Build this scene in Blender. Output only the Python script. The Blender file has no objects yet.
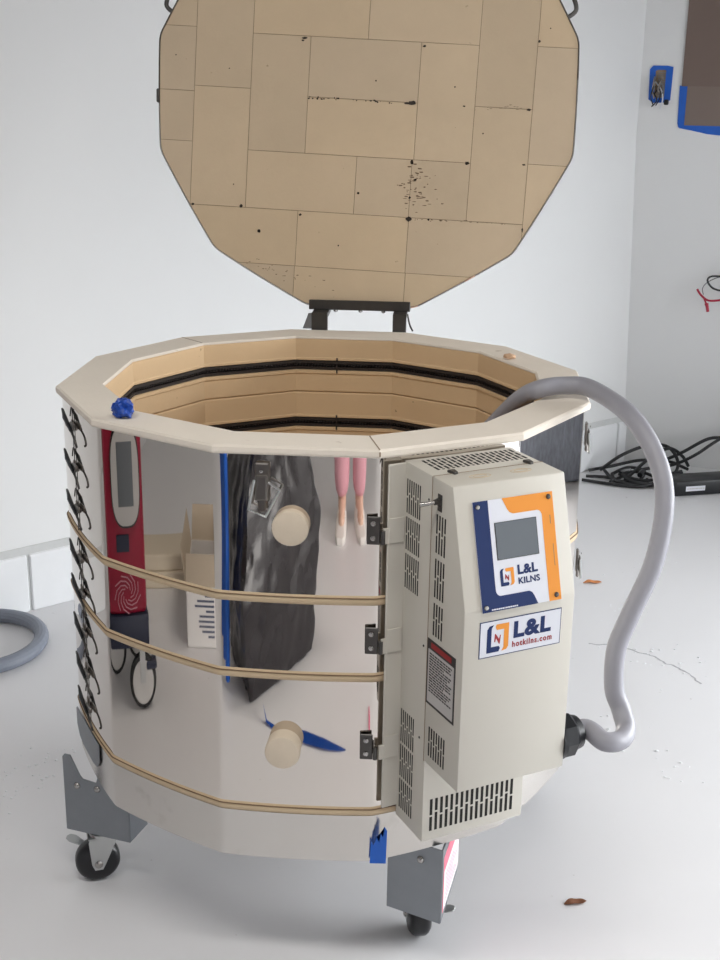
import bpy, bmesh, math, random
from math import sin, cos, pi, radians, tan, hypot
from mathutils import Vector, Matrix, noise
random.seed(7)
S = bpy.context.scene
COL = S.collection

# ------------------------------------------------------------------ helpers
def lin(r, g, b):
    f = lambda c: (c/255/12.92) if c/255 <= .04045 else ((c/255+.055)/1.055)**2.4
    return (f(r), f(g), f(b), 1)

def obj(name, bm, mat=None, parent=None, smooth=None):
    me = bpy.data.meshes.new(name)
    bmesh.ops.recalc_face_normals(bm, faces=bm.faces[:])
    if smooth is not None:
        for f in bm.faces: f.smooth = True
        for e in bm.edges:
            if len(e.link_faces) == 2 and e.calc_face_angle(0) > radians(smooth): e.smooth = False
    bm.to_mesh(me); bm.free()
    o = bpy.data.objects.new(name, me); COL.objects.link(o)
    if mat: me.materials.append(mat)
    if parent: o.parent = parent
    return o

def empty(name, loc=(0, 0, 0)):
    o = bpy.data.objects.new(name, None); COL.objects.link(o)
    o.location = loc; o.empty_display_size = .1
    return o

def tag(o, label, cat, group=None, kind=None):
    o['label'] = label; o['category'] = cat
    if group: o['group'] = group
    if kind: o['kind'] = kind
    return o

def rebase(o, parent_loc):
    """part meshes are built in world space; shift them under a thing's empty"""
    o.data.transform(Matrix.Translation(-Vector(parent_loc)))

def struct(o): o['kind'] = 'structure'; return o

I4 = Matrix.Identity(4)
def frame(O, X, Y, Z):
    m = Matrix.Identity(4)
    for i, v in enumerate((X, Y, Z, O)):
        for j in range(3): m[j][i] = v[j]
    return m

def box(bm, lo, hi, M=I4, bev=0, seg=2):
    x0, y0, z0 = lo; x1, y1, z1 = hi
    vs = [bm.verts.new(M @ Vector(p)) for p in ((x0,y0,z0),(x1,y0,z0),(x1,y1,z0),(x0,y1,z0),(x0,y0,z1),(x1,y0,z1),(x1,y1,z1),(x0,y1,z1))]
    fs = [bm.faces.new([vs[i] for i in q]) for q in ((3,2,1,0),(4,5,6,7),(0,1,5,4),(1,2,6,5),(2,3,7,6),(3,0,4,7))]
    if bev:
        es = list({e for f in fs for e in f.edges})
        bmesh.ops.bevel(bm, geom=es, offset=bev, segments=seg, affect='EDGES', profile=.5)

def prism(bm, poly, h0, h1, M=I4, bev=0, seg=2):
    """poly: 2-D outline in the frame's xy, extruded along its z"""
    a = [bm.verts.new(M @ Vector((x, y, h0))) for x, y in poly]
    b = [bm.verts.new(M @ Vector((x, y, h1))) for x, y in poly]
    n = len(poly); fs = [bm.faces.new(a[::-1]), bm.faces.new(b)]
    for i in range(n): fs.append(bm.faces.new((a[i], a[(i+1) % n], b[(i+1) % n], b[i])))
    if bev:
        es = list({e for f in fs for e in f.edges})
        bmesh.ops.bevel(bm, geom=es, offset=bev, segments=seg, affect='EDGES', profile=.5)

def quad(bm, pts): bm.faces.new([bm.verts.new(Vector(p)) for p in pts])

def spline(pts, n=8, closed=False):
    P = [Vector(p) for p in pts]; out = []; m = len(P)
    rng = range(m if closed else m-1)
    for i in rng:
        if closed: a, b, c, d = P[(i-1) % m], P[i], P[(i+1) % m], P[(i+2) % m]
        else: a, b, c, d = P[max(i-1, 0)], P[i], P[i+1], P[min(i+2, m-1)]
        for k in range(n):
            t = k/n
            out.append(.5*((2*b)+(c-a)*t+(2*a-5*b+4*c-d)*t*t+(3*b-a-3*c+d)*t**3))
    if not closed: out.append(P[-1])
    return out

def tube(bm, pts, r, seg=8, closed=False, M=I4):
    P = [M @ Vector(p) for p in pts]; n = len(P)
    rad = r if isinstance(r, (list, tuple)) else [r]*n
    T = []
    for i in range(n):
        if closed: d = P[(i+1) % n]-P[i-1]
        else: d = P[min(i+1, n-1)]-P[max(i-1, 0)]
        T.append(d.normalized() if d.length > 1e-9 else Vector((0, 0, 1)))
    up = Vector((0, 0, 1)) if abs(T[0].z) < .9 else Vector((1, 0, 0))
    u = T[0].cross(up).normalized(); rings = []
    for i in range(n):
        u = (u - T[i]*u.dot(T[i])); u = u.normalized() if u.length > 1e-6 else T[i].orthogonal().normalized()
        v = T[i].cross(u)
        rings.append([bm.verts.new(P[i]+(u*cos(2*pi*k/seg)+v*sin(2*pi*k/seg))*rad[i]) for k in range(seg)])
    for i in range(n if closed else n-1):
        A, B = rings[i], rings[(i+1) % n]
        for k in range(seg): bm.faces.new((A[k], A[(k+1) % seg], B[(k+1) % seg], B[k]))
    if not closed: bm.faces.new(rings[0][::-1]); bm.faces.new(rings[-1])

def lathe(bm, prof, M=I4, seg=24, caps=True):
    rings = []
    for r, z in prof:
        rings.append([bm.verts.new(M @ Vector((r*cos(2*pi*k/seg), r*sin(2*pi*k/seg), z))) for k in range(seg)])
    for A, B in zip(rings, rings[1:]):
        for k in range(seg): bm.faces.new((A[k], A[(k+1) % seg], B[(k+1) % seg], B[k]))
    if caps: bm.faces.new(rings[0][::-1]); bm.faces.new(rings[-1])

def ringprof(bm, prof, ks=range(12), gap=0):
    """closed (apothem, z) profile swept round the twelve-sided plan"""
    sec = []
    full = len(ks) == 12
    lst = list(ks) if full else list(ks)+[ks[-1]+1]
    for k in lst:
        a = radians(15+30*k)
        sec.append([bm.verts.new((r/cos(radians(15))*cos(a), r/cos(radians(15))*sin(a), z)) for r, z in prof])
    n = len(sec); m = len(prof)
    for i in range(n if full else n-1):
        A, B = sec[i], sec[(i+1) % n]
        for j in range(m): bm.faces.new((A[j], A[(j+1) % m], B[(j+1) % m], B[j]))
    if not full: bm.faces.new(sec[0]); bm.faces.new(sec[-1][::-1])

def jloop(a, rc=.03, al=.35, nf=14, nc=6):
    """plan of the sheet jacket: twelve slightly bowed faces joined by rounded bends"""
    be = radians(15*al); Tn = tan(radians(15)); s = sin(be)-cos(be)*Tn
    Rf = (a*Tn+rc*s)/(s+Tn); cf = a-Rf
    cc = (cf+(Rf-rc)*cos(be))/cos(radians(15))
    out = []
    for k in range(12):
        an = radians(30*k)
        for i in range(nf+1):
            t = -be+2*be*i/nf
            x, y = cf+Rf*cos(t), Rf*sin(t)
            out.append((x*cos(an)-y*sin(an), x*sin(an)+y*cos(an)))
        av = an+radians(15)
        for i in range(1, nc):
            t = an+be+(radians(30)-2*be)*i/nc
            out.append((cc*cos(av)+rc*cos(t), cc*sin(av)+rc*sin(t)))
    return out

def loopshell(bm, loops, closed=True):
    """loops: list of (2-D loop, z) of equal length, skinned into a closed band"""
    R = [[bm.verts.new((x, y, z)) for x, y in L] for L, z in loops]
    n = len(R[0]); m = len(R)
    for i in range(m if closed else m-1):
        A, B = R[i], R[(i+1) % m]
        for k in range(n): bm.faces.new((A[k], A[(k+1) % n], B[(k+1) % n], B[k]))
    return R

def clip(poly, hull):
    """Sutherland-Hodgman; hull counter-clockwise convex"""
    out = poly
    for i in range(len(hull)):
        ax, ay = hull[i]; bx, by = hull[(i+1) % len(hull)]
        if hypot(bx-ax, by-ay) < 1e-7: continue
        side = lambda p: (bx-ax)*(p[1]-ay)-(by-ay)*(p[0]-ax)
        inp, out = out, []
        for j in range(len(inp)):
            p, q = inp[j-1], inp[j]; sp, sq = side(p), side(q)
            if sq >= 0:
                if sp < 0: t = sp/(sp-sq); out.append((p[0]+(q[0]-p[0])*t, p[1]+(q[1]-p[1])*t))
                out.append(q)
            elif sp >= 0: t = sp/(sp-sq); out.append((p[0]+(q[0]-p[0])*t, p[1]+(q[1]-p[1])*t))
        if not out: return []
    return out

def area(p): return .5*sum(p[i-1][0]*p[i][1]-p[i][0]*p[i-1][1] for i in range(len(p)))

def text(name, body, size, M, mat, parent, ext=.0002, bold=0, sx=1, align='LEFT', space=1):
    cu = bpy.data.curves.new(name, 'FONT'); cu.body = body; cu.size = size; cu.extrude = ext; cu.offset = bold
    cu.align_x = align; cu.space_character = space; cu.resolution_u = 4
    t = bpy.data.objects.new(name, cu); COL.objects.link(t)
    dg = bpy.context.evaluated_depsgraph_get(); dg.update()
    me = bpy.data.meshes.new_from_object(t.evaluated_get(dg))
    bpy.data.objects.remove(t)
    me.transform(Matrix.Diagonal((sx, 1, 1, 1))); me.transform(M); me.name = name
    me.materials.clear(); me.materials.append(mat)
    o = bpy.data.objects.new(name, me); COL.objects.link(o); o.parent = parent
    return o

# ------------------------------------------------------------------ materials
def mat(name, col, rough=.5, metal=0, spec=.5, nscale=0, namt=.0, bump=0, bscale=200, rvar=0, coat=0, coords='Object'):
    m = bpy.data.materials.new(name); m.use_nodes = True
    nt = m.node_tree; N = nt.nodes; L = nt.links; b = N['Principled BSDF']
    b.inputs['Base Color'].default_value = col if len(col) == 4 else (*col, 1)
    b.inputs['Roughness'].default_value = rough; b.inputs['Metallic'].default_value = metal
    b.inputs['Specular IOR Level'].default_value = spec
    if coat: b.inputs['Coat Weight'].default_value = coat
    tc = N.new('ShaderNodeTexCoord')
    if namt or rvar:
        n = N.new('ShaderNodeTexNoise'); n.inputs['Scale'].default_value = nscale; n.inputs['Detail'].default_value = 6
        n.inputs['Roughness'].default_value = .65
        L.new(tc.outputs[coords], n.inputs['Vector'])
        if namt:
            mx = N.new('ShaderNodeMix'); mx.data_type = 'RGBA'; mx.blend_type = 'MIX'
            c = col[:3]
            mx.inputs['A'].default_value = (*[max(0, x*(1-namt)) for x in c], 1)
            mx.inputs['B'].default_value = (*[min(1, x*(1+namt)) for x in c], 1)
            L.new(n.outputs['Fac'], mx.inputs['Factor']); L.new(mx.outputs['Result'], b.inputs['Base Color'])
        if rvar:
            mr = N.new('ShaderNodeMapRange'); mr.inputs['From Min'].default_value = .35; mr.inputs['From Max'].default_value = .75
            mr.inputs['To Min'].default_value = rough; mr.inputs['To Max'].default_value = rough+rvar
            L.new(n.outputs['Fac'], mr.inputs['Value']); L.new(mr.outputs['Result'], b.inputs['Roughness'])
    if bump:
        n2 = N.new('ShaderNodeTexNoise'); n2.inputs['Scale'].default_value = bscale; n2.inputs['Detail'].default_value = 4
        bp = N.new('ShaderNodeBump'); bp.inputs['Strength'].default_value = bump; bp.inputs['Distance'].default_value = .002
        L.new(tc.outputs[coords], n2.inputs['Vector']); L.new(n2.outputs['Fac'], bp.inputs['Height']); L.new(bp.outputs['Normal'], b.inputs['Normal'])
    return m

def speckle(m, dark, scale, lo, hi, amt=1):
    """small dark pits or dirt spots mixed over the base colour"""
    nt = m.node_tree; N = nt.nodes; L = nt.links; b = N['Principled BSDF']
    tc = N.new('ShaderNodeTexCoord'); n = N.new('ShaderNodeTexNoise'); n.inputs['Scale'].default_value = scale; n.inputs['Detail'].default_value = 3
    L.new(tc.outputs['Object'], n.inputs['Vector'])
    r = N.new('ShaderNodeMapRange'); r.inputs['From Min'].default_value = lo; r.inputs['From Max'].default_value = hi; r.inputs['To Max'].default_value = amt
    L.new(n.outputs['Fac'], r.inputs['Value'])
    mx = N.new('ShaderNodeMix'); mx.data_type = 'RGBA'; mx.inputs['B'].default_value = dark
    bc = b.inputs['Base Color']
    if bc.is_linked: L.new(bc.links[0].from_socket, mx.inputs['A'])
    else: mx.inputs['A'].default_value = bc.default_value
    L.new(r.outputs['Result'], mx.inputs['Factor']); L.new(mx.outputs['Result'], bc)
    return m

M = {}
M['wall'] = mat('white_wall_paint', lin(226, 227, 227), .75, nscale=3, namt=.02, bump=.04, bscale=60)
M['curb'] = mat('white_block_paint', lin(232, 234, 236), .8, nscale=8, namt=.05, bump=.5, bscale=14)
M['mortar'] = mat('bare_mortar', lin(206, 208, 208), .9, nscale=30, namt=.12, bump=.6, bscale=40)
M['floor'] = mat('white_floor_paint', lin(226, 226, 228), .34, spec=.45, nscale=2.2, namt=.035, rvar=.2, bump=.03, bscale=25)
speckle(M['floor'], lin(150, 146, 140), 46, .735, .79, .6)
M['ceiling'] = mat('ceiling_board', lin(128, 124, 120), .9)
M['steel'] = mat('polished_stainless', lin(216, 209, 202), .012, 1, nscale=7, rvar=.025)
M['pan'] = mat('dull_stainless', lin(205, 201, 196), .2, 1, nscale=9, rvar=.05)
speckle(M['pan'], lin(140, 126, 112), 16, .62, .8, .4)
M['galv'] = mat('galvanized_sheet', lin(138, 142, 147), .42, .9, nscale=18, namt=.12)
M['zinc'] = mat('zinc_plating', lin(190, 192, 192), .28, 1, nscale=30, namt=.06)
M['darksteel'] = mat('dark_steel', lin(86, 84, 82), .4, .8, nscale=40, namt=.1)
M['clampsteel'] = mat('clamp_steel', lin(190, 186, 182), .4, .9, nscale=40, namt=.1)
M['clampsteel2'] = mat('worn_steel', lin(118, 114, 110), .35, .9, nscale=40, namt=.1)
M['screw'] = mat('bright_screw', lin(170, 168, 165), .25, 1)
M['rim'] = mat('rim_coating', lin(228, 219, 206), .85, nscale=14, namt=.05, bump=.12, bscale=160)
speckle(M['rim'], lin(150, 130, 105), 38, .72, .8, .6)
M['brick'] = mat('firebrick', lin(226, 196, 156), .9, nscale=9, namt=.07, bump=.15, bscale=220)
speckle(M['brick'], lin(120, 84, 55), 60, .735, .79, .8)
M['seam'] = mat('fibre_seam', lin(204, 182, 150), .8, nscale=30, namt=.1)
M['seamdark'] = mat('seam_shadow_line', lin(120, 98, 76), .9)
M['holder'] = mat('element_holder', lin(50, 42, 38), .7, nscale=60, namt=.2)
M['element'] = mat('element_wire', lin(58, 52, 50), .5, .4)
M['cab'] = mat('cream_powder_coat', lin(202, 198, 188), .5, spec=.4, bump=.03, bscale=500)
M['slot'] = mat('vent_opening', lin(34, 32, 30), .9)
M['black'] = mat('black_plastic', lin(22, 24, 28), .35)
M['blackrubber'] = mat('black_rubber', lin(28, 28, 30), .6)
M['wheel'] = mat('black_wheel', lin(20, 20, 24), .3)
M['navy'] = mat('navy_print', lin(12, 38, 90), .5, spec=.3)
M['orange'] = mat('orange_print', lin(228, 146, 54), .5, spec=.3)
M['white'] = mat('white_print', lin(216, 218, 226), .5, spec=.3)
M['screen'] = mat('grey_screen', lin(98, 104, 110), .22)
M['red'] = mat('dark_red_print', lin(150, 30, 34), .5)
M['labelblack'] = mat('label_black', lin(30, 28, 30), .4)
M['labelgrey'] = mat('label_grey', lin(188, 186, 184), .45)
M['cord'] = mat('grey_cord_jacket', lin(150, 150, 158), .42, nscale=30, namt=.05)
M['hose'] = mat('grey_hose', lin(124, 130, 142), .45, nscale=30, namt=.05)
M['plug'] = mat('ceramic_plug', lin(214, 200, 180), .85, nscale=40, namt=.05, bump=.1)
M['bluetape'] = mat('blue_tape', lin(22, 92, 190), .55, nscale=40, namt=.12, bump=.2, bscale=120)
M['crumple'] = mat('blue_crumpled_plastic', lin(14, 66, 160), .4, nscale=60, namt=.25, bump=.4, bscale=160)
M['brown'] = mat('brown_paper', lin(116, 100, 92), .75, nscale=4, namt=.05)
M['brown2'] = mat('brown_paper_lower', lin(124, 110, 102), .75, nscale=4, namt=.05)
M['cable'] = mat('black_cable', lin(30, 31, 34), .5)
M['redwire'] = mat('red_wire', lin(170, 24, 56), .45)
M['greywire'] = mat('grey_wire', lin(120, 120, 122), .45)
M['copper'] = mat('bare_wire', lin(160, 150, 140), .4, .7)
M['leaf'] = mat('dry_leaf', lin(122, 78, 52), .8, nscale=60, namt=.3)
M['leaf2'] = mat('orange_leaf', lin(196, 128, 78), .8, nscale=60, namt=.3)
M['chip'] = mat('brick_chip', lin(214, 178, 146), .9, nscale=40, namt=.1)
M['flake'] = mat('paint_flake', lin(236, 238, 240), .7)
M['crack'] = mat('crack_line', lin(176, 176, 180), .9)
M['scorch'] = mat('scorch_mark', lin(58, 50, 44), .9)
M['smudge'] = mat('soot_smudge', lin(132, 112, 92), .9)
M['pinhole'] = mat('pit', lin(36, 30, 26), .95)
M['bagblack'] = mat('black_bag', lin(38, 35, 38), .26, nscale=12, namt=.25, bump=1, bscale=16)
M['machred'] = mat('red_enamel', lin(150, 14, 50), .35)
M['machnavy'] = mat('navy_enamel', lin(34, 40, 62), .5)
M['console'] = mat('console_grey', lin(196, 194, 192), .45)
M['decal'] = mat('pale_decal', lin(206, 150, 164), .5)
M['carton'] = mat('white_carton', lin(226, 224, 222), .7)
M['tan'] = mat('tan_cardboard', lin(190, 176, 156), .8)
M['ink'] = mat('blue_black_ink', lin(70, 78, 104), .6)
M['board'] = mat('beige_board', lin(212, 200, 180), .8)
M['pink'] = mat('pink_plastic', lin(240, 110, 150), .5)
M['pinkcloth'] = mat('pink_cloth', lin(216, 160, 172), .85, bump=.15, bscale=300)
M['skin'] = mat('skin', lin(218, 182, 162), .6)
M['hair'] = mat('brown_hair', lin(74, 52, 40), .6, bump=.5, bscale=120)
M['shoe'] = mat('white_shoe', lin(232, 228, 224), .6)
M['shirt'] = mat('grey_shirt', lin(150, 152, 156), .85)
M['gravel'] = mat('gravel', lin(84, 86, 90), .9, nscale=14, namt=.7, bump=.5, bscale=30)
M['mottle'] = mat('mottled_grey', lin(132, 138, 150), .95, nscale=22, namt=.7, bump=.4, bscale=40)
M['sticker'] = mat('pale_pink_sticker', lin(236, 220, 224), .5)
M['stickerpink'] = mat('pink_sticker_print', lin(226, 108, 130), .5)

# firebrick lid with per-brick shade from a colour attribute (each brick fired slightly differently)
lm_ = mat('lid_firebrick', lin(206, 185, 156), .9, nscale=7, namt=.10, bump=.12, bscale=180)
N = lm_.node_tree.nodes; Lk = lm_.node_tree.links; b_ = N['Principled BSDF']
at = N.new('ShaderNodeAttribute'); at.attribute_name = 'shade'
mx = N.new('ShaderNodeMix'); mx.data_type = 'RGBA'; mx.blend_type = 'MULTIPLY'; mx.inputs['Factor'].default_value = 1
Lk.new(b_.inputs['Base Color'].links[0].from_socket, mx.inputs['A']); Lk.new(at.outputs['Color'], mx.inputs['B']); Lk.new(mx.outputs['Result'], b_.inputs['Base Color'])
speckle(lm_, lin(120, 90, 62), 70, .75, .8, .7)
M['lid'] = lm_
M['joint'] = mat('lid_joint', lin(140, 120, 98), .95)

# ------------------------------------------------------------------ camera
cam = bpy.data.cameras.new('camera'); co = bpy.data.objects.new('camera', cam); COL.objects.link(co)
r_ = Vector((0.99724369, 0.07280226, 0.01431303)); u_ = Vector((-0.03546578, 0.2982877, 0.95381687)); f_ = Vector((-0.06517063, 0.95169548, -0.30004751))
co.matrix_world = frame((0.20394, -2.09623, 1.37834), r_, u_, -f_)
cam.sensor_fit = 'HORIZONTAL'; cam.sensor_width = 36; cam.lens = 1250.4/720*36; cam.clip_start = .02
S.camera = co

# ------------------------------------------------------------------ room
H = 2.7
Co = Vector((.91, 2.671, 0)); e1 = Vector((.7383, .6745, 0)); e2 = Vector((.6745, -.7383, 0))
dw = Vector((.96, -.28, 0)).normalized(); nw = Vector((-.28, -.96, 0)).normalized()
J = Co+dw*.75; dk = Vector((.62, -.785, 0)).normalized(); K = J+dk*4.5
Lf = Co-e1*7; Fr = K-e1*7.2
room = [Co, J, K, Fr, Lf]
cen = Vector((0, -1.5, 0))
def slab(bm, a, b, z0, z1, th=.12):
    """a wall between plan points a and b, its inner face on the line"""
    d = (b-a).normalized(); n = Vector((-d.y, d.x, 0))
    if n.dot(cen-a) > 0: n = -n
    F = frame(a, d, n, Vector((0, 0, 1)))
    box(bm, (0, 0, z0), ((b-a).length, th, z1), F)
def floor_plate(bm, z0, z1, out=0):
    pts = []
    c = sum(room, Vector())/5
    for p in room:
        d = (p-c).normalized(); pts.append((p.x+d.x*out, p.y+d.y*out))
    prism(bm, pts[::-1], z0, z1)
bm = bmesh.new(); floor_plate(bm, -.1, 0, .14); fl = struct(obj('floor', bm, M['floor']))
bm = bmesh.new(); floor_plate(bm, H, H+.1, .14); struct(obj('ceiling', bm, M['ceiling']))
bm = bmesh.new(); slab(bm, Lf, Co+e1*.1, 0, H); struct(obj('wall_left', bm, M['wall']))
bm = bmesh.new()
F = frame(Co, dw, -nw, Vector((0, 0, 1)))      # x along wall, y into the wall
prof = [(0, 0), (-.06, 1.22), (-.06, H), (.12, H), (.12, 0)]
va = [bm.verts.new(F @ Vector((-.0385 if y < -.01 else -.002, y, z))) for y, z in prof]
vb = [bm.verts.new(F @ Vector((.82, y, z))) for y, z in prof]
bm.faces.new(va); bm.faces.new(vb[::-1])
for i in range(5): bm.faces.new((va[i], va[(i+1) % 5], vb[(i+1) % 5], vb[i]))
struct(obj('wall_back', bm, M['wall']))
# right wall with the wide open garage doorway that lets the daylight in
o0, o1, oh = J+dk*1.2, J+dk*4.4, 1.85
bm = bmesh.new(); slab(bm, J, o0, 0, H); slab(bm, o1, K, 0, H); slab(bm, o0, o1, oh, H); struct(obj('wall_right', bm, M['wall']))
bm = bmesh.new(); slab(bm, K, Fr, 0, H); struct(obj('wall_front', bm, M['wall']))
bm = bmesh.new(); slab(bm, Fr, Lf, 0, H); struct(obj('wall_far', bm, M['wall']))
# painted block footing along the left wall, with the bare mortar ledge above it
F = frame(Co, -e1, e2, Vector((0, 0, 1)))
PX = Matrix(((0,0,1,0),(1,0,0,0),(0,1,0,0),(0,0,0,1)))
bm = bmesh.new(); x = .02
for w in [.055]+[.4]*17:
    w2 = min(w, 6.9-x)
    if w2 < .05: break
    prism(bm, [(0, 0), (.028, 0), (.027, .158), (.023, .163), (0, .163)], x+.004, x+w2-.004, F @ PX, .003, 1)
    x += w
struct(obj('trim_1', bm, M['curb']))
bm = bmesh.new(); prism(bm, [(0, 0), (.021, 0), (.0205, .163), (.004, .178), (0, .178)], .02, 6.9, F @ PX); struct(obj('trim_2', bm, M['mortar']))
# ground outside the doorway
bm = bmesh.new()
F = frame(J, dk, Vector((-dk.y, dk.x, 0)), Vector((0, 0, 1)))
nout = Vector((-dk.y, dk.x, 0)); sgn = 1 if nout.dot(cen-J) < 0 else -1
F = frame(J, dk, nout*sgn, Vector((0, 0, 1)))
box(bm, (-6, .16, -.2), (24, 14, -.06), F); box(bm, (4.5+.2, -18, -.2), (24, .16, -.06), F)
struct(obj('ground', bm, M['gravel']))

# ------------------------------------------------------------------ kiln
A = .437
ZB, Z3, Z2, Z1, ZR0, ZR = .2365, .324, .549, .671, .8875, .9
kiln = tag(empty('kiln'), 'large twelve-sided polished steel electric kiln with its brick lid open, standing on casters', 'kiln')
UP = Vector((0, 0, 1))
def face_frame(deg, off=A):
    a = radians(deg); n = Vector((cos(a), sin(a), 0)); t = Vector((-sin(a), cos(a), 0))
    return frame(n*off, t, n, UP)      # x = to the right seen from outside, y = outward, z = up
# x runs counter-clockwise in plan = to the right when looking at the face from outside
def jacket(z0, z1, a=.4355, m='steel', name='jacket'):
    bm = bmesh.new(); o = jloop(a); i = jloop(a-.0014)
    loopshell(bm, [(o, z0), (o, z1), (i, z1), (i, z0)])
    return obj(name, bm, M[m], kiln, 35)
g = .0076
jacket(Z1+g, ZR0-.0005); jacket(Z2+g, Z1-g); jacket(Z3+g, Z2-g)
# dull pan under the lowest course
bm = bmesh.new(); o = jloop(.4365); i = jloop(.4345)
R = loopshell(bm, [(i, Z3-g), (o, Z3-g), (o, ZB)], closed=False); bm.faces.new(R[-1]); 
obj('base_pan', bm, M['pan'], kiln, 35)
# tan fibre seams seen between the jackets
for z in (Z1, Z2, Z3):
    bm = bmesh.new()
    pr = [(-.012, -g), (0, -g), (.0022, -g*.55), (.003, 0), (.0022, g*.55), (0, g), (-.012, g)]
    loopshell(bm, [(jloop(.4355+d), z+h) for d, h in pr]); obj('seam_strip', bm, M['seam'], kiln, 50)
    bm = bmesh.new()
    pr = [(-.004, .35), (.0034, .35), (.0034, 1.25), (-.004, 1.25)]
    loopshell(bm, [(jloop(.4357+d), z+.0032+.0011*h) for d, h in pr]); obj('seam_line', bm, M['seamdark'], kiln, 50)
# rim: two lengths meeting at mitres
for ks in (range(-7, -3), range(-3, 5)):
    bm = bmesh.new()
    ringprof(bm, [(.3626, ZR-.0042), (.43, ZR-.0042), (.4305, ZR0), (.4345, ZR0), (.4380, ZR0), (.4392, ZR0+.003), (.4388, ZR-.003), (.436, ZR), (.3655, ZR), (.3626, ZR-.003)], list(ks))
    obj('rim', bm, M['rim'], kiln)
for k in (4.02, -3.0):
    a = radians(15+30*round(k)); c, s = cos(a), sin(a)
    bm = bmesh.new()
    Fm = frame((0, 0, 0), Vector((c, s, 0)), Vector((-s, c, 0)), UP)
    q = 1/cos(radians(15)); w = .0009
    box(bm, (.367*q, -w, ZR-.002), (.4365*q, w, ZR+.0003), Fm)
    box(bm, (.4380*q, -w, ZR0+.003), (.4396*q, w, ZR-.003), Fm)
    obj('rim_seam', bm, M['joint'], kiln)
# firebrick courses with element grooves
rows = [(.787, .8957), (Z1, .787), (.5565, Z1), (.442, .5565), (Z3, .442)]
els = [.8425, .7245, .610, .4955, .381]
for (z0, z1), ze in zip(rows, els):
    bm = bmesh.new(); ri = .3626; h = .0095
    top = z1-.0006 if z1 < .89 else z1
    pr = [(.42, z0+.0004), (ri+.003, z0+.0004), (ri, z0+.0025), (ri, ze-h-.009), (ri-.0025, ze-h-.007), (ri-.0025, ze-h-.001), (ri+.001, ze-h), (ri+.012, ze-h), (ri+.012, ze+h), (ri+.001, ze+h), (ri-.001, ze+h+.001), (ri-.001, ze+h+.005), (ri, ze+h+.007), (ri, top-.002), (ri+.002, top), (.42, top)]
    ringprof(bm, pr); obj('brick_course', bm, M['brick'], kiln)
bm = bmesh.new(); ringprof(bm, [(.0005, Z3-.06), (.419, Z3-.06), (.419, Z3+.0002), (.0005, Z3+.0002)]); obj('floor_brick', bm, M['brick'], kiln)
for ze in els:
    bm = bmesh.new(); ri = .3626; h = .0088
    ringprof(bm, [(ri-.001, ze+h), (ri-.001, ze+.0035), (ri+.002, ze+.0035), (ri+.002, ze+.005), (ri+.009, ze+.005), (ri+.009, ze-.005), (ri+.002, ze-.005), (ri+.002, ze-.0035), (ri-.001, ze-.0035), (ri-.001, ze-h), (ri+.0115, ze-h), (ri+.0115, ze+h)])
    el = obj('heating_element', bm, M['holder'], kiln)
    bm = bmesh.new()
    pts = []
    for k in range(12):
        a0, a1 = radians(15+30*k), radians(45+30*k); rr = (ri+.0045)/cos(radians(15))
        p, q = Vector((rr*cos(a0), rr*sin(a0), ze)), Vector((rr*cos(a1), rr*sin(a1), ze))
        n = Vector((cos((a0+a1)/2), sin((a0+a1)/2), 0))
        for i in range(192):
            t = i/192; ph = 2*pi*i/6
            pts.append(p.lerp(q, t)+n*.0042*cos(ph)+UP*.0042*sin(ph))
    tube(bm, pts, .0011, 4, True); obj('coil', bm, M['element'], el)
    bm = bmesh.new(); F = face_frame(90, ri)
    box(bm, (.0125, -.003, ze-.0155), (.0158, .004, ze+.0155), F); obj('element_pin', bm, M['holder'], el)
# jacket seam on the left face with its clamps
F = face_frame(210, .4372)
for z0, z1 in ((Z1+g, ZR0-.002), (Z2+g, Z1-g), (Z3+g, Z2-g)):
    bm = bmesh.new(); box(bm, (-.0165, -.001, z0), (-.0155, .0003, z1), F); obj('jacket_seam', bm, M['labelblack'], kiln)
bm = bmesh.new()
tabp = [(-.10, .318), (.05, .318), (.05, .285), (.035, .268), (.01, .262), (-.06, .262), (-.085, .268), (-.10, .285)]
prism(bm, [(x, z) for x, z in tabp], .0, .0028, F @ Matrix(((1,0,0,0),(0,0,1,0),(0,1,0,0),(0,0,0,1))), .0008, 1)
obj('seam_tab', bm, M['galv'], kiln)
def clampF(z): return F @ Matrix.Translation((-.020, 0, z)) @ Matrix.Diagonal((1.2, .34, .56, 1))
for z in (.855, .787, .717, .630, .568, .497, .423, .358):
    Fz = clampF(z)
    bm = bmesh.new()
    box(bm, (-.026, 0, -.015), (.006, .014, .006), Fz, .002, 1)
    c = obj('seam_clamp', bm, M['clampsteel'], kiln)
    bm = bmesh.new(); box(bm, (.003, 0, -.003), (.026, .015, .016), Fz, .002, 1); obj('clamp_block', bm, M['clampsteel2'], c)
    bm = bmesh.new()
    P = [(-.032, .014, .032), (-.012, .022, .018), (.018, .02, -.006)]
    tube(bm, [Vector(p) for p in P], [.0018, .0040, .0026], 8, False, Fz); obj('lever', bm, M['black'], c, 40)
    bm = bmesh.new()
    tube(bm, spline([(-.032, .014, .032), (-.039, .012, .030), (-.040, .006, .006)], 5), .0015, 6, False, Fz); obj('wire', bm, M['darksteel'], c, 40)
    bm = bmesh.new()
    tube(bm, spline([(.018, .02, -.006), (.034, .02, -.018), (.041, .018, -.036), (.038, .014, -.042)], 5), .0020, 6, False, Fz); obj('wire', bm, M['darksteel'], c, 40)
    bm = bmesh.new()
    lathe(bm, [(.0035, 0), (.0035, .0015), (.001, .002)], Fz @ Matrix.Translation((-.014, .014, -.004)) @ Matrix.Rotation(-pi/2, 4, 'X'), 8); obj('screw', bm, M['screw'], c)
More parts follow.
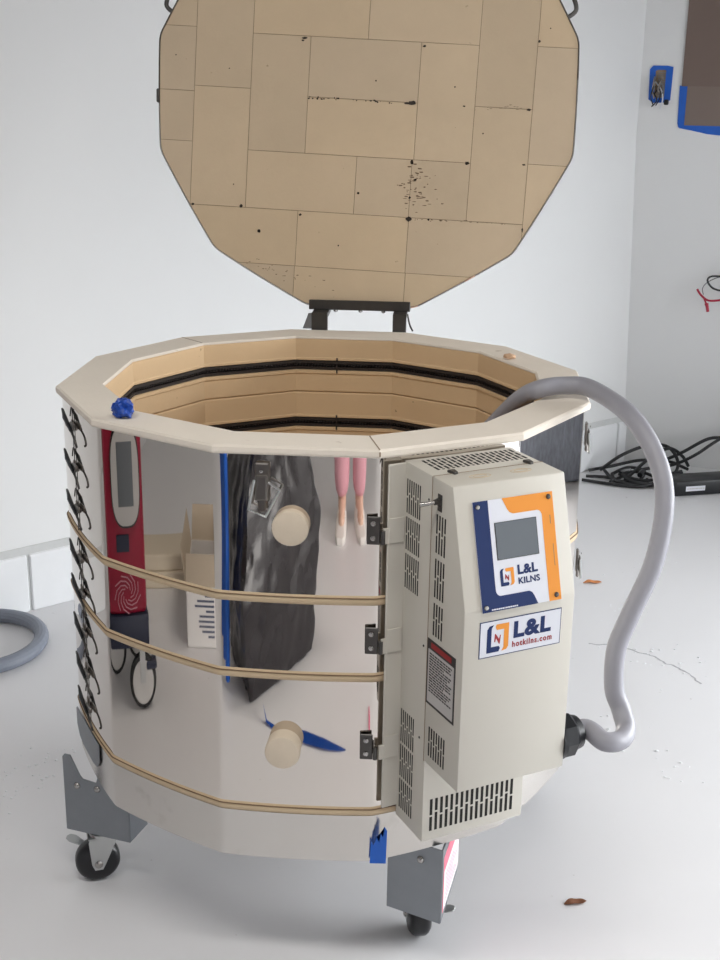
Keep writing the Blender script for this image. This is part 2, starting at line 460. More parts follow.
# plugs in the peepholes
F = face_frame(270)
for x, z, dep in ((-.0065, .7835, .014), (-.0175, .4345, .026)):
    bm = bmesh.new()
    Fp = F @ Matrix.Translation((x, 0, z)) @ Matrix.Rotation(-pi/2, 4, 'X')
    lathe(bm, [(.020, -.07), (.0255, -.002), (.0265, dep-.003), (.0255, dep-.0008), (.0235, dep)], Fp, 40)
    o_ = obj('peephole_plug', bm, M['plug'], kiln, 40)
# draw catch under the rim, front face
def catch(F, x, z, tilt=0, s=1):
    Fx = F @ Matrix.Translation((x, 0, z)) @ Matrix.Scale(s, 4)
    bm = bmesh.new()
    box(bm, (-.010, 0, -.028), (.010, .006, .028), Fx, .0015, 1)
    box(bm, (-.009, .005, -.026), (.009, .011, .012), Fx, .003, 2)
    box(bm, (-.006, .002, -.043), (.006, .009, -.024), Fx, .002, 1)
    c = obj('draw_catch', bm, M['clampsteel2'], kiln)
    bm = bmesh.new()
    R = Matrix.Rotation(tilt, 4, 'Y')
    L_ = [(-.010, .009, .004), (-.018, .012, -.038), (.006, .013, -.048), (.026, .012, -.008), (.010, .010, .002)]
    tube(bm, [Vector(p) for p in L_], .0022, 8, False, Fx @ R); obj('wire_bail', bm, M['zinc'], c, 40)
    for zz in (.018,):
        bm = bmesh.new(); lathe(bm, [(.0025, 0), (.0025, .001), (.001, .0016)], Fx @ Matrix.Translation((0, .011, zz)) @ Matrix.Rotation(-pi/2, 4, 'X'), 8); obj('screw', bm, M['screw'], c)
catch(face_frame(270, .4365), -.047, .848)
catch(face_frame(0, .4365), -.085, .838, s=.7)
catch(face_frame(0, .4365), -.085, .615, s=.7)
# hinges of the control box, front face
F = face_frame(270, .4352)
for x, z in ((.110, .781), (.110, .611), (.105, .438)):
    bm = bmesh.new()
    box(bm, (x-.009, 0, z-.021), (x+.010, .0028, z+.021), F, .001, 1)
    tube(bm, [(x+.014, .004, z-.019), (x+.014, .004, z+.001)], .0036, 10, False, F)
    h = obj('panel_hinge', bm, M['darksteel'], kiln)
    for zz in (-.011, .011):
        bm = bmesh.new(); lathe(bm, [(.004, 0), (.004, .0012), (.0022, .0022)], F @ Matrix.Translation((x, .0028, z+zz)) @ Matrix.Rotation(-pi/2, 4, 'X'), 10); obj('screw', bm, M['screw'], h)
    bm = bmesh.new()
    a = radians(300); F3 = face_frame(300)
    box(bm, (-.104, .0065, z-.019), (-.08, .0085, z+.019), F3, .0008, 1)
    box(bm, (-.112, .004, z-.019), (-.103, .0075, z+.004), F3)
    obj('hinge_leaf', bm, M['cab'], h)

# ------------------------------------------------------------------ control box on the 300-degree face
B = face_frame(300)          # (t, D, z)
tL, tR, D1 = -.078, .096, .084
zt, zb = .8805, .314
bm = bmesh.new()
YZ = lambda x0: None
box(bm, (tL, .0, zb), (tR, D1, zt), B, .0015, 2)
box(bm, (tL-.027, .0022, zb+.02), (tL+.003, .0066, zt-.002), B, .0012, 1)      # hinge flange along the left edge
cbox = obj('control_box', bm, M['cab'], kiln, 40)
bm = bmesh.new()
prf = [(D1-.002, zt+.0006), (.137, zt+.0006), (.18, .72), (.18, .45), (D1-.002, .45)]
Px = B @ Matrix(((0,0,1,0),(1,0,0,0),(0,1,0,0),(0,0,0,1)))       # local (D, z, t)
prism(bm, prf, tL-.0008, tR+.0008, Px, .0022, 2)
cdoor = obj('control_panel_door', bm, M['cab'], cbox, 40)
bm = bmesh.new()
box(bm, (tL-.0012, D1-.0008, .45), (tL-.0006, D1+.0004, zt), B); box(bm, (tL, D1-.0006, zt+.0002), (tR, D1+.0006, zt+.001), B)
obj('door_seam', bm, M['joint'], cbox)
def vent(bm, a0, a1, b0, b1, cols, mp, w=.42, split=None):
    """staggered pressed slots in the rectangle a x b; mp maps (a, b, depth-side) to a face"""
    for i in range(cols):
        a = a0+(a1-a0)*(i+.5)/cols; hw = (a1-a0)/cols*w/2; L = b1-b0
        sp = [(b0, b0+L*.44), (b0+L*.5, b1)] if i % 2 == 0 else [(b0, b0+L*.56), (b0+L*.62, b1)]
        for p, q in sp: mp(bm, a-hw, a+hw, p, q)
def left_face(bm, d0, d1, z0, z1): box(bm, (tL-.0013, d0, z0), (tL-.0003, d1, z1), B)
def left_back(bm, d0, d1, z0, z1): box(bm, (tL-.0004, d0, z0), (tL+.0006, d1, z1), B)
for z0, z1 in ((.807, .857), (.752, .801), (.694, .746), (.446, .50), (.388, .441), (.334, .383)):
    bm = bmesh.new(); vent(bm, .009, .052, z0, z1, 7, left_back); obj('vent', bm, M['slot'], cbox)
for z0, z1 in ((.777, .832), (.712, .768), (.655, .703)):
    bm = bmesh.new(); vent(bm, .096, .125, z0, z1, 4, left_face); obj('vent', bm, M['slot'], cbox)
bm = bmesh.new(); vent(bm, .094, .143, .466, .512, 7, left_face); obj('vent', bm, M['slot'], cbox)
bm = bmesh.new()
vent(bm, -.068, .08, .33, .383, 17, lambda bm, a, b, c, d: box(bm, (a, D1-.0006, c), (b, D1+.0004, d), B), w=.5); obj('vent', bm, M['slot'], cbox)
bm = bmesh.new()
def topslot(bm, a, b, c, d):
    box(bm, (a, c, zt-.0006), (b, d, zt+.0003), B)
for i in range(19):
    a = -.06+.15*(i+.5)/19
    for p, q in (((.012, .026), (.029, .043), (.046, .060)) if i % 2 == 0 else ((.012, .020), (.023, .037), (.040, .054), (.057, .060))): topslot(bm, a-.0019, a+.0019, p, q)
obj('vent', bm, M['slot'], cbox)
for t in (-.046, .075):
    bm = bmesh.new(); prism(bm, [(t-.006, .074), (t+.006, .074), (t+.004, .088), (t-.003, .09)], zt, zt+.004, B, .001, 1); obj('door_catch', bm, M['darksteel'], cbox)
for t in (-.02, .045):
    bm = bmesh.new()
    for q in range(2):
        for k in range(20):
            a0, a1 = 2*pi*k/20, 2*pi*(k+1)/20
            rx, ry = .016-.006*q, .007-.003*q
            p0 = (t+rx*cos(a0), .108+ry*sin(a0)); p1 = (t+rx*cos(a1), .108+ry*sin(a1)); p2 = (t+(rx+.0006)*cos(a1), .108+(ry+.0006)*sin(a1)); p3 = (t+(rx+.0006)*cos(a0), .108+(ry+.0006)*sin(a0))
            prism(bm, [p0, p1, p2, p3], zt+.0004, zt+.0010, B)
    obj('knockout', bm, M['seam'], cbox)
for d, z in ((.074, .845), (.072, .627), (.068, .48)):
    bm = bmesh.new()
    lathe(bm, [(.0018, 0), (.0018, .0008), (.0008, .0014)], B @ Matrix.Translation((tL, d, z)) @ Matrix.Rotation(-pi/2, 4, 'Y'), 8)
    obj('rivet', bm, M['darksteel'], cbox)
# toggle switch
Ft = B @ Matrix.Translation((tL-.0008, .106, .852)) @ Matrix.Rotation(-pi/2, 4, 'Y')
bm = bmesh.new()
box(bm, (-.014, -.0055, 0), (.010, .0055, .0012), Ft, .0004, 1)
lathe(bm, [(.006, .001), (.006, .004), (.0045, .0045), (.0042, .009)], Ft, 6)
sw = obj('toggle_switch', bm, M['darksteel'], cbox)
bm = bmesh.new(); tube(bm, [Ft @ Vector(p) for p in ((0, 0, .006), (-.002, -.004, .014), (-.004, -.009, .026))], [.0022, .0028, .0034], 10); obj('switch_lever', bm, M['screw'], cbox, 40)
# black and white warning label on the side
FL = B @ frame((tL-.0008, 0, 0), Vector((0, 1, 0)), Vector((0, 0, 1)), Vector((-1, 0, 0)))    # x = D, y = z, z = outward
bm = bmesh.new(); prism(bm, [(.085, .546), (.163, .546), (.163, .646), (.085, .646)], 0, .0005, FL); wl = obj('warning_label', bm, M['labelblack'], cbox)
wl['label'] = 'black and white printed warning label'
bm = bmesh.new(); prism(bm, [(.0885, .55), (.1595, .55), (.1595, .631), (.0885, .631)], .0005, .0007, FL); obj('label_panel', bm, M['labelgrey'], cbox)
bm = bmesh.new(); prism(bm, [(.096, .6345), (.152, .6345), (.152, .6425), (.096, .6425)], .0005, .0008, FL); obj('label_heading', bm, M['red'], cbox)
bm = bmesh.new(); z = .6265; row = 0
while z > .569:
    w = [.062, .058, .060, .040, .061, .057, .050][row % 7]
    x = .0925
    while x < .0925+w:
        l = random.uniform(.004, .010); l = min(l, .0925+w-x)
        prism(bm, [(x, z-.0022), (x+l, z-.0022), (x+l, z), (x, z)], .0007, .0009, FL); x += l+.0015
    z -= .0041; row += 1
obj('label_lines', bm, M['labelblack'], cbox)

# ------- tilted front: display plate, screen, printed marks
P0 = Vector((0, .137, .8811)); P1 = Vector((0, .18, .7206)); dn = (P1-P0); SL = .16568; dn.normalize()
out = Vector((0, -dn.z, dn.y)); out = out if out.y > 0 else -out
FS = B @ frame(P0+out*.0004, Vector((1, 0, 0)), -dn, out)       # x = t, y = -(distance down the slope), z = outward
def sl(t, s): return (t, -s*SL)
p0t, p1t, s0, s1 = -.0535, .0715, .14, 1.035
def ab(a, b): return sl(p0t+(p1t-p0t)*a, s0+(s1-s0)*b)
def plate_poly(pts, h0, h1, name, m, par, M_=None):
    bm = bmesh.new(); prism(bm, pts, h0, h1, M_ or FS); return obj(name, bm, M[m], par)
bm = bmesh.new(); prism(bm, [ab(0, 1), ab(1, 1), ab(1, 0), ab(0, 0)], 0, .0024, FS, .0005, 1); dp = obj('display_panel', bm, M['white'], cbox)
dp['label'] = 'navy, white and orange display faceplate'
def arc(cx, cy, rx, ry, a0, a1, n=6): return [(cx+rx*cos(radians(a0+(a1-a0)*i/n)), cy+ry*sin(radians(a0+(a1-a0)*i/n))) for i in range(n+1)]
blue = [(0, 0), (.185, 0), (.185, .80)]+[(x, y) for x, y in arc(.245, .81, .06, .06, 180, 90, 5)]+[(.60, .87)]+[(.635, .885), (.66, .92), (.70, 1.0), (0, 1.0)]
plate_poly([ab(*q) for q in blue], .0024, .0027, 'blue_print', 'navy', cbox)
org = [(.36, 0), (1, 0), (1, 1), (.845, 1), (.845, .21)]+arc(.785, .21, .06, .06, 0, -90, 5)+[(.485, .15), (.445, .135), (.42, .11)]
plate_poly([ab(*q) for q in org], .0024, .0027, 'orange_print', 'orange', cbox)
bm = bmesh.new()
for t, s, d in ((.035, .56, 1),):
    q = ab(.955, .60); q2 = ab(.945, .24)
    prism(bm, [(q[0]-.0004, q[1]-.012), (q[0]+.0004, q[1]-.012), (q[0]+.0004, q[1]+.018), (q[0]-.0004, q[1]+.018)], .0027, .0029, FS)
    obj('fine_print', bm, M['joint'], cbox); bm = bmesh.new()
    prism(bm, [(q2[0]-.0005, q2[1]-.008), (q2[0]+.0005, q2[1]-.008), (q2[0]+.0005, q2[1]+.004), (q2[0]-.0005, q2[1]+.004)], .0027, .0029, FS)
obj('fine_print', bm, M['joint'], cbox)
bm = bmesh.new(); prism(bm, [sl(-.0235, .549), sl(.0425, .549), sl(.0425, .329), sl(-.0235, .329)][::1], .0024, .0028, FS)
scf = obj('screen_frame', bm, M['labelblack'], cbox)
bm = bmesh.new(); prism(bm, [sl(-.0225, .627), sl(.0415, .627), sl(.0415, .333), sl(-.0225, .333)], .0026, .0032, FS); sc = obj('screen', bm, M['screen'], cbox)
scf.data.clear_geometry()
bm = bmesh.new(); prism(bm, [sl(-.0235, .632), sl(.0425, .632), sl(.0425, .328), sl(-.0235, .328)], .0024, .0029, FS); bm.to_mesh(scf.data); bm.free()
def logo(F_, x, y, w, h, z, par):
    """two interlocking brackets with a bolt between them"""
    n = lambda p: (x+p[0]*w, y+p[1]*h)
    bm = bmesh.new()
    prism(bm, [n(q) for q in ((0, .0), (.56, .0), (.62, .12), (.56, .20), (.20, .20), (.20, .88), (.30, 1.0), (.10, .97), (0, .85))], z, z+.0003, F_); obj('logo_bracket', bm, M['navy'], par)
    bm = bmesh.new()
    prism(bm, [n(q) for q in ((1, 1), (.42, 1), (.38, .9), (.44, .80), (.78, .80), (.78, .14), (.70, .0), (.92, .04), (1, .14))], z, z+.0003, F_); obj('logo_bracket', bm, M['orange'], par)
    bm = bmesh.new()
    prism(bm, [n(q) for q in ((.36, .66), (.40, .66), (.56, .46), (.60, .60), (.64, .60), (.60, .28), (.56, .28), (.42, .50), (.38, .36), (.34, .38))], z, z+.0003, F_); obj('logo_bolt', bm, M['red'], par)
logo(FS, -.0215, -.846*SL, .0215, .142*SL, .0025, cbox)
def lay(F_, x, y, z): return F_ @ Matrix.Translation((x, y, z))
text('lettering', 'L&L', .0172, lay(FS, .0055, -.768*SL, .0026), M['navy'], cbox, bold=.0007, sx=1.1, space=1.08)
text('lettering', 'KILNS', .0118, lay(FS, .0055, -.848*SL, .0026), M['navy'], cbox, bold=.0003, sx=1.08, space=1.04)
bm = bmesh.new(); q = ab(.115, .985); x = q[0]
while x < ab(.44, 1)[0]:
    l = random.uniform(.001, .0035); prism(bm, [(x, q[1]-.0006), (x+l, q[1]-.0006), (x+l, q[1]+.0012), (x, q[1]+.0012)], .0027, .0029, FS); x += l+.0006
obj('fine_print', bm, M['white'], cbox)
for a, b, m in ((.055, .05, 'screw'), (.945, .045, 'darksteel'), (.05, .955, 'screw'), (.94, .95, 'darksteel')):
    bm = bmesh.new(); q = ab(a, b)
    lathe(bm, [(.0036, 0), (.0036, .0012), (.0026, .0024), (.001, .0026)], lay(FS, q[0], q[1], .0024), 14); s_ = obj('panel_screw', bm, M[m], cbox, 40)
# sticker on the upright front below
FV = B @ frame((0, .1802, 0), Vector((1, 0, 0)), Vector((0, 0, 1)), Vector((0, 1, 0)))
bm = bmesh.new(); prism(bm, [(-.0545, .6485), (.0755, .6485), (.0755, .7015), (-.0545, .7015)], 0, .0006, FV); ls = obj('logo_sticker', bm, M['navy'], cbox)
ls['label'] = 'white rectangular sticker with navy border'
plate_poly([(-.0533, .6497), (.0743, .6497), (.0743, .7003), (-.0533, .7003)], .0006, .0008, 'sticker_face', 'white', cbox, FV)
logo(FV, -.043, .655, .034, .040, .0008, cbox)
text('lettering', 'L&L', .0315, lay(FV, -.002, .6715, .001), M['navy'], cbox, bold=.0014, sx=1.1, space=1.12)
text('lettering', 'hotkilns.com', .0118, lay(FV, -.003, .6575, .001), M['red'], cbox, bold=.00032, sx=.86, space=1.22)
# strain relief nut and power cord
Fg = B @ Matrix.Translation((tR, .150, .482)) @ Matrix.Rotation(pi/2, 4, 'Y')
bm = bmesh.new()
lathe(bm, [(.034, 0), (.034, .007), (.0315, .008)], Fg, 32)
lathe(bm, [(.033, .007), (.033, .026), (.028, .032)], Fg, 8)
lathe(bm, [(.027, .030), (.0245, .042), (.0185, .046)], Fg, 24)
gl = obj('cable_gland', bm, M['black'], cbox, 25)
gp = [Fg @ Vector((0, 0, .02)), Fg @ Vector((0, 0, .06))]
cord = [gp[0], gp[1], Vector((.452, -.462, .480)), Vector((.477, -.448, .476)), Vector((.488, -.42, .480)), Vector((.482, -.396, .50)), Vector((.471, -.387, .53)), Vector((.472, -.372, .585)), Vector((.49, -.36, .636)), Vector((.524, -.33, .713)), Vector((.538, -.29, .795)), Vector((.525, -.25, .853)), Vector((.49, -.2, .901)), Vector((.438, -.11, .920)), Vector((.397, -.095, .9205)), Vector((.355, -.11, .9165)), Vector((.325, -.09, .893)), Vector((.29, -.05, .842)), Vector((.24, -.02, .77)), Vector((.19, .0, .66)), Vector((.12, .03, .5)), Vector((.05, .06, .38)), Vector((-.1, .1, .345)), Vector((-.2, .0, .343)), Vector((-.1, -.15, .343))]
bm = bmesh.new(); tube(bm, spline(cord, 8), .0146, 16); pc = obj('power_cord', bm, M['cord'], kiln, 60)
pc['label'] = 'thick grey power cord looping from the control box over the rim into the kiln'

# ------------------------------------------------------------------ lid
AL = .4265; tl = radians(7.31)
LO = Vector((.0225, .50, .9375)); LX = Vector((1, 0, 0)); LU = Vector((0, sin(tl), cos(tl))); LN = Vector((0, -cos(tl), sin(tl)))
FLid = frame(LO+LU*AL, LX, LU, LN)
def lloop(a, rc): 
    return jloop(a, rc, .12, 6, 8)
hull = lloop(AL-.003, .06)
bm = bmesh.new(); prism(bm, hull, -.075, -.0016, FLid); lid = obj('lid', bm, M['joint'], kiln, 40)
lid['label'] = 'open firebrick lid standing upright behind the kiln'
th = radians(-2.3)
rot = lambda p: (p[0]*cos(th)-p[1]*sin(th), p[0]*sin(th)+p[1]*cos(th))
cx = [-.466, -.352, -.236, .222, .338, .454]
br = []
def rect(x0, x1, y0, y1): br.append((x0, x1, y0, y1))
for y0, y1 in ((-.5, -.338), (-.338, -.109), (-.109, -.009), (-.009, .117), (.117, .346), (.346, .5)): rect(cx[0], cx[1], y0, y1)
for y0, y1 in ((-.236, .002), (.002, .232), (.232, .5)): rect(cx[1], cx[2], y0, y1)
for y0, y1 in ((-.236, -.008), (-.008, .222), (.222, .5)): rect(cx[3], cx[4], y0, y1)
for y0, y1 in ((-.5, -.344), (-.344, -.115), (-.115, .114), (.114, .343), (.343, .5)): rect(cx[4], cx[5], y0, y1)
rect(-.236, -.118, -.120, .110); rect(.106, .222, -.120, .110); rect(-.118, .106, -.008, .110); rect(-.118, .106, -.120, -.008)
for xs, y0, y1 in (((-.236, -.0105, .103, .222), -.236, -.120), ((-.352, -.126, .104, .338), -.349, -.236), ((-.352, -.127, .105, .338), -.465, -.349), ((-.236, -.002, .222), .110, .225), ((-.236, -.11, .12, .222), .225, .34), ((-.236, -.002, .222), .34, .5)):
    for a, b in zip(xs, xs[1:]): rect(a, b, y0, y1)
bm = bmesh.new(); lay_ = bm.loops.layers.float_color.new('shade')
for x0, x1, y0, y1 in br:
    gq = .0005
    p = clip([rot(q) for q in ((x0+gq, y0+gq), (x1-gq, y0+gq), (x1-gq, y1-gq), (x0+gq, y1-gq))], hull)
    if len(p) < 3 or abs(area(p)) < 1e-5: continue
    n0 = len(bm.faces); prism(bm, p, -.0018, random.uniform(-.0003, 0), FLid)
    s = random.uniform(.93, 1.03); w = random.uniform(-.03, .03)
    bm.faces.ensure_lookup_table()
    for f in bm.faces[n0:]:
        for l in f.loops: l[lay_] = (s*(1+w*.4), s, s*(1-w), 1)
obj('lid_bricks', bm, M['lid'], lid)
bm = bmesh.new()
o = lloop(AL, .06); i = lloop(AL-.0025, .06)
def lsh(bm, loops):
    R = [[bm.verts.new(FLid @ Vector((x, y, z))) for x, y in L] for L, z in loops]
    n = len(R[0])
    for a in range(len(R)):
        A_, B_ = R[a], R[(a+1) % len(R)]
        for k in range(n): bm.faces.new((A_[k], A_[(k+1) % n], B_[(k+1) % n], B_[k]))
lsh(bm, [(o, -.08), (o, .0008), (i, .0008), (i, -.08)]); obj('lid_band', bm, M['steel'], lid, 40)
# scorch marks, smudges and pits on the brick face (raw spots with shapes of their own)
def blot(bm, x, y, rx, ry, n=11, jag=.45, z=.0006):
    pts = [(x+rx*(1-jag*random.random())*cos(2*pi*k/n), y+ry*(1-jag*random.random())*sin(2*pi*k/n)) for k in range(n)]
    f = [bm.verts.new(FLid @ Vector((px, py, z))) for px, py in pts]; bm.faces.new(f)
for x, y, rx, ry in ((.094, -.012, .012, .005), (.084, -.013, .006, .003), (-.126, .111, .008, .003), (-.13, .106, .004, .002), (.095, -.243, .008, .006), (.21, -.129, .006, .004), (.098, -.129, .004, .006), (.105, -.164, .004, .003), (.095, -.2, .003, .003), (-.355, -.222, .004, .003), (-.254, -.224, .005, .005), (.116, .098, .004, .003), (.33, -.022, .005, .003), (.135, -.243, .003, .003), (.328, -.26, .002, .006), (.325, -.13, .004, .002), (.2, -.017, .004, .002), (.345, .11, .003, .003), (-.13, -.239, .004, .003)):
    bm = bmesh.new(); blot(bm, x, y, rx, ry); obj('scorch_mark', bm, M['scorch'], lid)
bm = bmesh.new()
for k in range(26):
    x = -.118+.19*random.random()**1.2; y = -.0045-.0095*(x+.118)/.22
    blot(bm, x, y+random.uniform(-.002, .002), random.uniform(.001, .004), random.uniform(.0008, .0026), 7)
o_ = obj('scorch_line', bm, M['scorch'], lid); o_['kind'] = 'stuff'
bm = bmesh.new()
for k in range(60):
    x = .11+random.gauss(0, .02); y = -.183+random.gauss(0, .026)
    blot(bm, x, y, random.uniform(.001, .007), random.uniform(.0008, .002), 7, z=.0005)
for k in range(24):
    x = random.uniform(.1, .3); blot(bm, x, -.2435-.02*(x-.1)+random.gauss(0, .0016), random.uniform(.001, .004), random.uniform(.0006, .0014), 7, z=.0005)
for k in range(14):
    x = random.uniform(.22, .32); blot(bm, x, -.0185+random.gauss(0, .002), random.uniform(.002, .006), random.uniform(.0005, .001), 7, z=.0005)
for k in range(30):
    x = -.16+random.gauss(0, .05); blot(bm, x, -.36+.3*(x+.16)*-1+random.gauss(0, .008), random.uniform(.001, .004), random.uniform(.0006, .0014), 6, z=.0005)
o_ = obj('smudge', bm, M['smudge'], lid); o_['kind'] = 'stuff'
for x, y, r in ((-.216, -.274, .004), (-.011, -.193, .003), (-.39, .075, .0015), (.366, .135, .0015), (-.27, -.18, .0015), (-.28, .05, .0015), (.02, .03, .0018), (.18, .02, .0018), (-.05, -.3, .0018), (.24, -.07, .0018)):
    bm = bmesh.new(); blot(bm, x, y, r, r, 9, .2); obj('pit', bm, M['pinhole'], lid)
# side handles and the little keeper bolt
for a0 in (28, 152):
    a = radians(a0); n = Vector((cos(a), sin(a), 0)); t = Vector((-sin(a), cos(a), 0))
    pts = [n*(AL-.002)+t*-.045, n*(AL+.022)+t*-.042, n*(AL+.03)+t*-.03, n*(AL+.032), n*(AL+.03)+t*.03, n*(AL+.022)+t*.042, n*(AL-.002)+t*.045]
    bm = bmesh.new(); tube(bm, spline([p+Vector((0, 0, -.04)) for p in pts], 4), .0046, 10, False, FLid); h = obj('lid_handle', bm, M['darksteel'], lid, 40)
bm = bmesh.new(); box(bm, (-.437, -.016, -.05), (-.425, .012, -.024), FLid, .002, 1)
obj('latch_keeper', bm, M['darksteel'], lid)
# hinge behind the rim
bm = bmesh.new(); prism(bm, [(.486, .9335), (.56, .9335), (.56, .9375), (.4925, .9375), (.4925, .9535), (.486, .9535)], -.085, .126, Matrix(((0,0,1,0),(1,0,0,0),(0,1,0,0),(0,0,0,1))), .001, 1); hg = obj('lid_hinge', bm, M['darksteel'], kiln)
for xa, xb in ((-.0755, -.042), (.092, .12)):
    bm = bmesh.new(); prism(bm, [(.447, .70), (.4525, .70), (.4525, .925), (.52, .925), (.52, .9338), (.447, .9338)], xa, xb, Matrix(((0,0,1,0),(1,0,0,0),(0,1,0,0),(0,0,0,1))), .001, 1); obj('hinge_arm', bm, M['darksteel'], hg)
for x in (-.03, .022, .07):
    bm = bmesh.new(); lathe(bm, [(.004, 0), (.0045, .004), (.002, .006)], Matrix.Translation((x, .495, .934)) @ Matrix.Rotation(pi, 4, 'X'), 10); obj('screw', bm, M['screw'], hg)
bm = bmesh.new(); prism(bm, [(-.094, .9), (-.0755, .9), (-.0755, .932), (-.082, .932)], 0, .003, frame((0, .452, 0), (1, 0, 0), (0, 0, 1), (0, -1, 0))); obj('hinge_stop', bm, M['galv'], hg)
bm = bmesh.new(); tube(bm, spline([(.122, .447, .936), (.127, .445, .915), (.134, .44, .902)], 5), .002, 6); obj('spring_wire', bm, M['darksteel'], hg)

# ------------------------------------------------------------------ legs and casters
def leg(C, Q, P, topQ, topP, bolts, flip, sticker=False):
    C, Q, P = Vector(C+(0,)), Vector(Q+(0,)), Vector(P+(0,))
    if flip: C, Q, P = [Vector((-v.x, -v.y, 0)) for v in (C, Q, P)]
    bm = bmesh.new()
    frs = []
    for E_, top in ((Q, topQ), (P, topP)):
        d = E_-C; n = Vector((-d.y, d.x, 0)).normalized()
        Fl = frame(C, d, UP, n); frs.append((Fl, d, n))
        w = .0012 
        prism(bm, [(0, .1)]+[(1, .1)]+top, -w, w, Fl)
    # bottom plate closing the bracket
    prism(bm, [(C.x, C.y), (Q.x, Q.y), (Q.x+P.x-C.x, Q.y+P.y-C.y), (P.x, P.y)], .0985, .1015)
    l = obj('leg', bm, M['galv'], kiln)
    for which, s, z in bolts:
        Fl, d, n = frs[which]
        c = C+d*s; side = n if n.dot(Vector((.2, -2.1, 0))-c) > 0 else -n
        if flip: side = -side
        Fb = frame((c.x, c.y, z), Vector((0, 0, 1)), side.cross(Vector((0, 0, 1))), side)
        bm = bmesh.new(); lathe(bm, [(.0065, 0), (.0065, .0018), (.005, .0045), (.002, .006)], Fb, 14); obj('bolt', bm, M['screw'], l, 40)
    if sticker:
        Fl, d, n = frs[0]
        side = 1 if n.dot(Vector((1.5, -1.5, 0))) > 0 else -1
        z0, z1 = (.0013, .0017) if side > 0 else (-.0017, -.0013)
        bm = bmesh.new(); prism(bm, [(.06, .112), (.96, .112), (.96, .215), (.06, .215)], z0, z1, Fl); st = obj('sticker', bm, M['sticker'], l); st['label'] = 'white and pink printed sticker'
        bm = bmesh.new(); zz0, zz1 = (.0017, .0019) if side > 0 else (-.0019, -.0017)
        prism(bm, [(.06, .186), (.96, .186), (.96, .215), (.06, .215)], zz0, zz1, Fl); prism(bm, [(.06, .112), (.1, .112), (.1, .186), (.06, .186)], zz0, zz1, Fl)
        for k in range(6): prism(bm, [(.2, .124+.009*k), (.85-.1*(k % 3), .124+.009*k), (.85-.1*(k % 3), .1265+.009*k), (.2, .1265+.009*k)], zz0, zz1, Fl)
        obj('sticker_print', bm, M['stickerpink'], l)
    return l
tQ = [(1, .246), (.97, .251), (.88, .251), (.74, .214), (.70, .208), (.49, .205), (.42, .2345), (0, .2345)]
tP = [(1, .2345), (0, .2345)]
for fl_ in (False, True):
    leg((-.322, -.215), (-.445, -.182), (-.306, -.156), tQ, tP, [(0, .79, .193), (0, .475, .194)], fl_)
    leg((.226, -.390), (.254, -.238), (.139, -.351), [(1, .2345), (.1, .2345), (0, .2345)], [(1, .2345), (0, .2345)], [(1, .386, .207), (0, .45, .225)], fl_, sticker=not fl_)
def caster(c, top, ax, lever_dir, lz=.018):
    """wheel centre c, swivel stem under (top), axle direction ax (plan)"""
    c = Vector(c); ax = Vector((cos(ax), sin(ax), 0)); fw = Vector((-ax.y, ax.x, 0))
    if (Vector((top[0], top[1], 0))-c).dot(fw) < 0: fw = -fw
    Fw = frame(c, fw, UP.copy(), ax)
    sw = Vector((top[0], top[1], 0))
    bm = bmesh.new()
    for s in (-1, 1):
        pl = [(-.007, -.012), (.007, -.012), (.013, .0), (.034, .047), (.034, .052), (-.012, .052), (-.016, .045), (-.012, .0)]
        prism(bm, pl, s*.0205-.001, s*.0205+.001, Fw)
    prism(bm, [(-.016, -.0215), (.036, -.0215), (.036, .0215), (-.016, .0215)], .050, .053, Fw @ Matrix(((1,0,0,0),(0,0,1,0),(0,1,0,0),(0,0,0,1))))
    lathe(bm, [(.022, .088), (.022, .091), (.026, .093), (.026, .0985)], Matrix.Translation((c.x+fw.x*.012, c.y+fw.y*.012, 0)), 20)
    y = obj('caster', bm, M['zinc'], kiln, 30)
    bm = bmesh.new(); lathe(bm, [(.012, -.0175), (.031, -.0175), (.0365, -.0135), (.0395, -.009), (.040, -.004), (.040, .004), (.0395, .009), (.0365, .0135), (.031, .0175), (.012, .0175)], Fw, 36); obj('wheel', bm, M['wheel'], y, 40)
    bm = bmesh.new()
    for s in (-1, 1): lathe(bm, [(.0075, 0), (.0075, .0025), (.004, .0045)], Fw @ Matrix.Translation((0, 0, s*.0213)) @ Matrix.Rotation(0 if s > 0 else pi, 4, 'X'), 10)
    obj('axle_nut', bm, M['screw'], y, 40)
    bm = bmesh.new(); l = Vector(lever_dir).normalized(); sd = Vector((-l.y, l.x, 0))
    Fb = frame(c+UP*lz+l*.024, l, sd, UP)
    prism(bm, [(-.01, -.006), (.012, -.007), (.03, -.011), (.04, -.007), (.042, 0), (.04, .007), (.03, .011), (.012, .007), (-.01, .006)], 0, .003, Fb @ Matrix.Rotation(radians(-12), 4, 'Y'), .0008, 1); obj('brake_lever', bm, M['zinc'], y)
caster((-.393, -.180, .040), (-.38, -.17), radians(-68), (-1, .35, 0))
caster((.190, -.281, .040), (.2, -.295), radians(12), (1, -.30, 0), .012)
caster((.393, .184, .040), (.38, .17), radians(40), (1, .5, 0))
caster((-.190, .305, .040), (-.2, .32), radians(100), (-.4, 1, 0))

